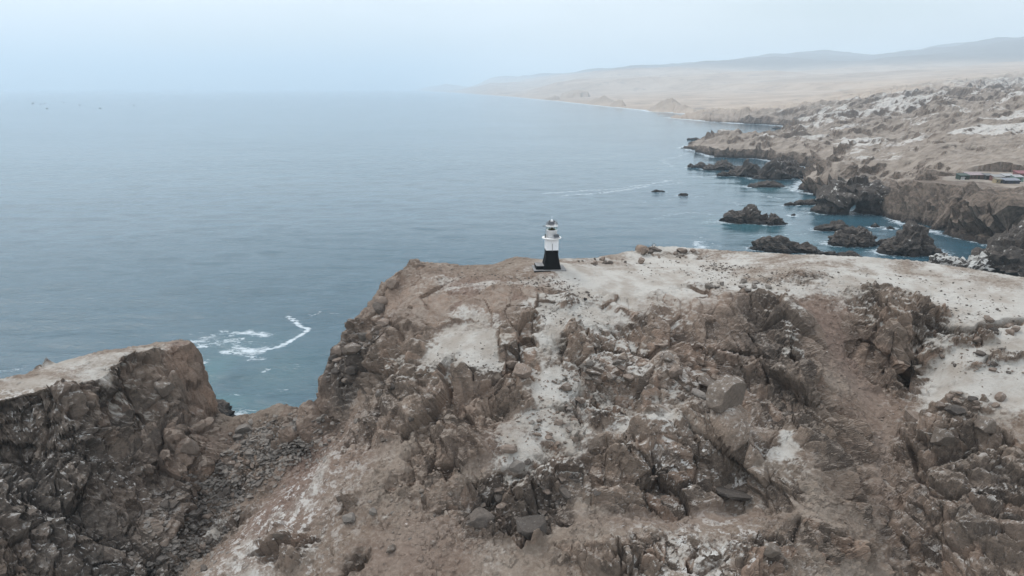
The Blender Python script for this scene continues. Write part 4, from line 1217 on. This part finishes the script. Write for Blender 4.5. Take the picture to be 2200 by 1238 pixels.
M['white'] = painted('white_paint', (0.74, 0.75, 0.76), 0.5, (0.56, 0.54, 0.50))
M['concrete'] = plain('grey_concrete', (0.20, 0.195, 0.19), 0.85, 0, .25, 2)
M['metal'] = plain('grey_metal', (0.22, 0.22, 0.22), 0.45, .6)
M['frame'] = plain('dark_frame', (0.05, 0.055, 0.05), 0.5, .4)
M['roof'] = painted('roof_paint', (0.66, 0.66, 0.65), 0.5, (0.42, 0.40, 0.36))
M['brass'] = plain('lamp_brass', (0.13, 0.12, 0.05), 0.4, .5)
def panel_mat():
    m, t, b = newmat('solar_cells')
    o_ = N(t, 'ShaderNodeTexCoord').outputs['Object']
    f = noise(t, 6, 3, .5, o_)
    t.links.new(mix(t, f, (0.022, 0.027, 0.036), (0.035, 0.04, 0.048)), b.inputs['Base Color'])
    b.inputs['Roughness'].default_value = 0.25
    return m
M['solar'] = panel_mat()
def glass_mat():
    m, t, b = newmat('lantern_glass')
    o_ = N(t, 'ShaderNodeTexCoord').outputs['Object']
    f = noise(t, 2, 2, .5, o_)
    t.links.new(mix(t, f, (0.80, 0.90, 0.85), (0.88, 0.94, 0.90)), b.inputs['Base Color'])
    b.inputs['Transmission Weight'].default_value = 1.0
    b.inputs['Roughness'].default_value = 0.03
    b.inputs['IOR'].default_value = 1.15
    return m
M['glass'] = glass_mat()

lz = LH[2] - 0.05
L = empty('lighthouse', (LH[0], LH[1], lz), math.radians(5))
tag(L, 'black and white lighthouse with round lantern standing on the headland', 'lighthouse')
MB().box(-3.15, 2.35, -1.85, 1.95, -0.9, 0.22).build('plinth', M['concrete'], L, .02)
MB().box(-3.15, -0.35, -2.12, -1.853, -0.9, 0.14).build('plinth_kerb', M['black'], L, .02)
sb = MB().box(-2.75, -1.2, -1.25, 1.2, 0.222, 0.80).build('side_block', M['black'], L, .02)
MB().box(-2.70, -1.22, -1.20, 1.15, 0.803, 0.86).build('block_cover', M['concrete'], sb)
prof = [(1.52, 0.222), (1.40, 0.7), (1.27, 1.3), (1.15, 1.9), (1.06, 2.4), (1.03, 2.75)]
MB().sq(prof + [(1.03, 3.45)]).build('tower_base', M['black'], L)
MB().sq([(1.033, 3.452), (1.033, 5.30)]).build('tower_shaft', M['white'], L)
MB().box(-0.035, 0.035, -1.12, -1.035, 3.3, 4.62).build('cable_conduit', M['metal'], L)
MB().lathe([(1.12, 5.30), (1.62, 5.36), (1.64, 5.40), (1.64, 5.50), (1.60, 5.53), (0.9, 5.535)], 40).build('gallery', M['roof'], L)
MB().lathe([(0.92, 5.537), (0.92, 6.72), (0.97, 6.74), (0.97, 6.82)], 36).build('lantern_wall', M['white'], L, 0, True)
MB().lathe([(0.86, 6.822), (0.86, 7.40)], 24).build('lantern_glass', M['glass'], L, 0, True)
for k in range(8):
    a = 2 * math.pi * k / 8 + 0.2
    MB().box(-.03, .03, -.03, .03, 6.82, 7.41, Matrix.Translation((math.cos(a) * .905, math.sin(a) * .905, 0)) @ Matrix.Rotation(a, 4, 'Z')).build('glazing_bar', M['frame'], L)
MB().lathe([(0.55, 6.823), (0.55, 6.95), (0.16, 6.98), (0.20, 7.15), (0.16, 7.32), (0.05, 7.38)], 20).build('lamp', M['brass'], L, 0, True)
rf = MB().lathe([(0.98, 7.40), (1.05, 7.42), (1.05, 7.50), (0.82, 7.78), (0.5, 8.05), (0.20, 8.20), (0.20, 8.24)], 32).build('roof', M['roof'], L)
MB().lathe([(0.12, 8.242), (0.19, 8.30), (0.21, 8.38), (0.18, 8.47), (0.08, 8.54), (0.03, 8.58)], 16).build('finial', M['white'], L, 0, True)
MB().lathe([(0.014, 8.56), (0.010, 9.25)], 6).build('antenna', M['white'], L)
def solar(mtx, w_, h_):
    p_ = MB().box(-w_/2, w_/2, -h_/2, h_/2, 0, .035, mtx).build('solar_panel', M['solar'], L)
    f_ = MB()
    for x0, x1, y0, y1 in ((-w_/2-.03, w_/2+.03, -h_/2-.03, -h_/2-.001), (-w_/2-.03, w_/2+.03, h_/2+.001, h_/2+.03), (-w_/2-.03, -w_/2-.001, -h_/2, h_/2), (w_/2+.001, w_/2+.03, -h_/2, h_/2)):
        f_.box(x0, x1, y0, y1, -.01, .045, mtx)
    f_.build('panel_frame', M['metal'], p_)
    s_ = MB().box(-.03, .03, -.03, .03, -.35, -.002, mtx)
    s_.build('bracket', M['metal'], p_)
for az, w_, h_ in ((-104, 1.05, .55), (-8, 1.0, .6), (175, 1.0, .6), (80, 1.0, .55)):
    a = math.radians(az)
    solar(Matrix.Translation((math.cos(a) * .80, math.sin(a) * .80, 8.02)) @ Matrix.Rotation(a + math.pi / 2, 4, 'Z') @ Matrix.Rotation(math.radians(48), 4, 'X'), w_, h_)
a = math.radians(-62)
solar(Matrix.Translation((.62, -1.30, 5.95)) @ Matrix.Rotation(math.radians(20), 4, 'Z') @ Matrix.Rotation(math.radians(52), 4, 'X'), .95, .62)
MB().lathe([(0.03, 5.53), (0.03, 7.6)], 8, (-1.12, -0.35)).build('mast', M['metal'], L)
MB().box(-1.5, -1.1, -.37, -.33, 7.5, 7.54).build('mast_arm', M['metal'], L)
MB().box(-1.56, -1.44, -.42, -.28, 7.42, 7.60).build('sensor', M['frame'], L, .01)
MB().box(-1.22, -1.04, -.5, -.2, 5.537, 6.1).build('control_box', M['frame'], L, .01)

# ================================================================== HUTS
def hut(label, px, py, wpx, hpx, dep, wall, roofc, flat=True, door=True, Zg=21.0, yaw=0.0, win=1):
    X, Y, Z = atz(px, py, Zg)
    k = math.hypot(X, Y, Z - CAM_H) / FPX
    w_, h_ = wpx * k, hpx * k
    Zb = coast_z(X, Y)
    o = empty('hut', (X, Y + dep / 2, Zb - 0.05), yaw)
    tag(o, label, 'hut', 'huts on the cliff terrace')
    wall = tuple(0.6 * c_ * .7 + .4 * sum(wall) / 3 * .7 for c_ in wall)
    roofc = tuple(0.6 * c_ * .38 + .4 * sum(roofc) / 3 * .38 for c_ in roofc)
    wm = plain('hut_wall', wall, .8, 0, .25, .8)
    rm = plain('hut_roof', roofc, .6, 0, .25, .8)
    MB().box(-w_/2, w_/2, -dep/2, dep/2, -1.2, h_).build('wall', wm, o)
    b_ = MB()
    V = [(-w_/2-.3,-dep/2-.4,h_+.02),(w_/2+.3,-dep/2-.4,h_+.02),(w_/2+.3,dep/2+.3,h_+.02+dep*.22),(-w_/2-.3,dep/2+.3,h_+.02+dep*.22)]
    V += [(x_, y_, z_ + .12) for x_, y_, z_ in V]
    b_.add(V, [(0,3,2,1),(4,5,6,7),(0,1,5,4),(1,2,6,5),(2,3,7,6),(3,0,4,7)]).build('roof', rm, o)
    b_ = MB().add([(-w_/2,-dep/2,h_+.003),(w_/2,-dep/2,h_+.003),(w_/2,dep/2,h_+.003),(-w_/2,dep/2,h_+.003),(w_/2,dep/2,h_+dep*.2),(-w_/2,dep/2,h_+dep*.2)], [(0,1,2,3),(1,4,2),(0,3,5),(0,5,4,1),(3,2,4,5)]).build('gable', wm, o)
    if door:
        MB().box(-.45 + w_*.12, .45 + w_*.12, -dep/2-.05, -dep/2-.003, -.2, min(2.0, h_*.85)).build('door', M['frame'], o)
    for q_ in range(win):
        x_ = -w_*.32 + q_ * w_ * .2
        MB().box(x_-.35, x_+.35, -dep/2-.05, -dep/2-.003, h_*.4, h_*.78).build('window', M['frame'], o)
    return o
hut('dark green shed at the left end of the row of huts', 2072, 386, 17, 7, 4, (0.04,0.085,0.06), (0.05,0.13,0.08), Zg=21)
hut('long brown hut with pale pink roof', 2098, 385, 30, 7, 5, (0.19,0.12,0.09), (0.62,0.42,0.42), win=2)
hut('dark grey shed right of the pink-roofed hut', 2126, 386, 13, 7, 4, (0.09,0.09,0.09), (0.25,0.25,0.24))
hut('rust red hut with thin white roof', 2146, 389, 18, 7, 4, (0.22,0.07,0.05), (0.5,0.48,0.44))
hut('small yellow hut in front of the rust red hut', 2148, 396, 15, 6.5, 3, (0.48,0.36,0.15), (0.42,0.36,0.22), Zg=20.5)
hut('grey hut with white roof behind the blue shed', 2168, 387, 17, 7, 4, (0.20,0.20,0.20), (0.68,0.68,0.66))
hut('low dark blue shed with pale blue roof at the front', 2174, 397, 26, 5.5, 4, (0.055,0.065,0.10), (0.36,0.41,0.50), Zg=20.5)
hut('pale green hut with white roof near the right edge', 2189, 391, 15, 8, 4, (0.20,0.36,0.29), (0.60,0.60,0.58))
hut('bright red roofed hut at the right edge', 2199, 382, 18, 7, 5, (0.30,0.10,0.09), (0.55,0.06,0.07))
hut('small white box hut beside the dark green shed', 2069, 386.5, 5, 4, 1.5, (0.7,0.7,0.68), (0.7,0.7,0.68), door=False, win=0)

# ================================================================== BOATS far out
M['hull'] = plain('boat_hull', (0.035, 0.04, 0.05), .5)
M['cabin'] = plain('boat_cabin', (0.30, 0.31, 0.32), .5)
hullV = [(-4,-1.1,1.1),(2.5,-1.2,1.2),(5,0,1.8),(2.5,1.2,1.2),(-4,1.1,1.1),(-3.8,-.8,-.4),(2.2,-.8,-.4),(4.0,0,-.3),(2.2,.8,-.4),(-3.8,.8,-.4)]
hullF = [(0,1,2,3,4),(9,8,7,6,5),(0,5,6,1),(1,6,7,2),(2,7,8,3),(3,8,9,4),(4,9,5,0)]
bo = []
for i, (px, py, yaw) in enumerate([(82,209,.2),(70,223,.5),(72,221.5,2.9),(87,224,.1),(96,223,.4),(101,233.5,.1),(137,220.5,.2),(171.5,226,0),(215,233,.3),(288,227,.1),(291,215,.2),(106,207.5,0),(111,207.5,.3)]):
    x, y, _ = atz(px, py)
    if i == 0:
        b0 = empty('fishing_boat', (x, y, 0), yaw)
        h0 = MB().add(hullV, hullF).build('hull', M['hull'], b0)
        c0 = MB().box(-2.6, -.4, -.8, .8, 1.21, 2.9).build('cabin', M['cabin'], b0, .05)
        m0 = MB().lathe([(.07, 1.2), (.04, 5.0)], 6, (.6, 0)).build('mast', M['cabin'], b0)
        o = b0
    else:
        o = b0.copy(); COL.objects.link(o)
        for c in (h0, c0, m0):
            e = c.copy(); COL.objects.link(e); e.parent = o
        o.location = (x, y, 0); o.rotation_euler = (0, 0, yaw)
    o.scale = (1.0, 1.0, 1.0)
    tag(o, 'tiny dark fishing boat far out on the sea near the left horizon', 'boat', 'fishing boats on the horizon')

# ================================================================== BIRDS
def bird(px, py, yaw, label, turn):
    ro = [o for o in COL.objects if o.get('label', '').startswith('dark brown outcrop')][0]
    mw = Matrix.LocRotScale(ro.location, ro.rotation_euler, ro.scale)
    vv = [mw @ v_.co for v_ in ro.data.vertices]
    x0 = sight(px, py)[0] * ro.location.y
    top = max((v_ for v_ in vv if abs(v_.x - x0) < 0.35), key=lambda v_: v_.z, default=max(vv, key=lambda v_: v_.z))
    x_, y_, z_ = x0, top.y, top.z + 0.03
    o = empty('seabird', (x_, y_, z_), yaw)
    o.scale = (1.15,) * 3
    tag(o, label, 'bird', 'birds on the skyline rock')
    V, F_ = ICO[3]
    t_ = V[:, 2]
    # upright body with neck and head in one surface
    zz = (t_ + 1) / 2
    rad = np.interp(zz, [0, .12, .3, .5, .62, .74, .82, .9, 1], [.02, .07, .115, .11, .075, .042, .045, .05, .0])
    r0 = np.maximum(np.hypot(V[:, 0], V[:, 1]), 1e-5)
    P = np.stack([V[:, 0] / r0 * rad, V[:, 1] / r0 * rad - 0.10 * (0.5 - zz) * -1 + .05 * np.sin(zz * 5), 0.08 + zz * .56], 1)
    link('body', mesh_from('body', P, F_, M['black'], True), o)
    P2 = P.copy()[:, :] ; 
    bel = MB().lathe([(.02, .16), (.075, .22), (.085, .32), (.06, .42), (.02, .47)], 12, (0, -.045)).build('belly', M['white'], o, 0, True)
    MB().add([(-.015,-.04,.60),(.015,-.04,.60),(0,-.04,.575),(0,-.17*turn,.585)], [(0,1,3),(1,2,3),(2,0,3),(0,2,1)]).build('beak', M['frame'], o)
    MB().add([(-.05,.05,.14),(.05,.05,.14),(.03,.20,.0),(-.03,.20,.0),(-.05,.07,.12),(.05,.07,.12)], [(0,1,2,3),(4,3,2,5),(0,3,4),(1,5,2),(0,4,5,1)]).build('tail', M['black'], o)
    for s in (-1, 1):
        MB().lathe([(.014, -.06), (.012, .14)], 6, (s * .045, 0)).build('leg', M['frame'], o)
bird(1402.5, 531, .6, 'black and white seabird on the skyline rock, left of the pair', 1)
bird(1407, 531, -.5, 'black and white seabird on the skyline rock, right of the pair', 1)

# ================================================================== HAZE
hm = bpy.data.materials.new('sea_haze')
hm.use_nodes = True
t = hm.node_tree
t.nodes.clear()
o_ = N(t, 'ShaderNodeOutputMaterial')
pv = N(t, 'ShaderNodeVolumePrincipled')
pv.inputs['Color'].default_value = (0.73, 0.875, 0.985, 1)
pv.inputs['Density'].default_value = 0.000105
pv.inputs['Anisotropy'].default_value = 0.2
t.links.new(pv.outputs[0], o_.inputs['Volume'])
MBh = MB().box(-90000, 90000, -3000, 70000, -12, 1250)
hz_ = MBh.build('haze', hm)
tag(hz_, 'pale blue sea haze over the far coast', kind='stuff')
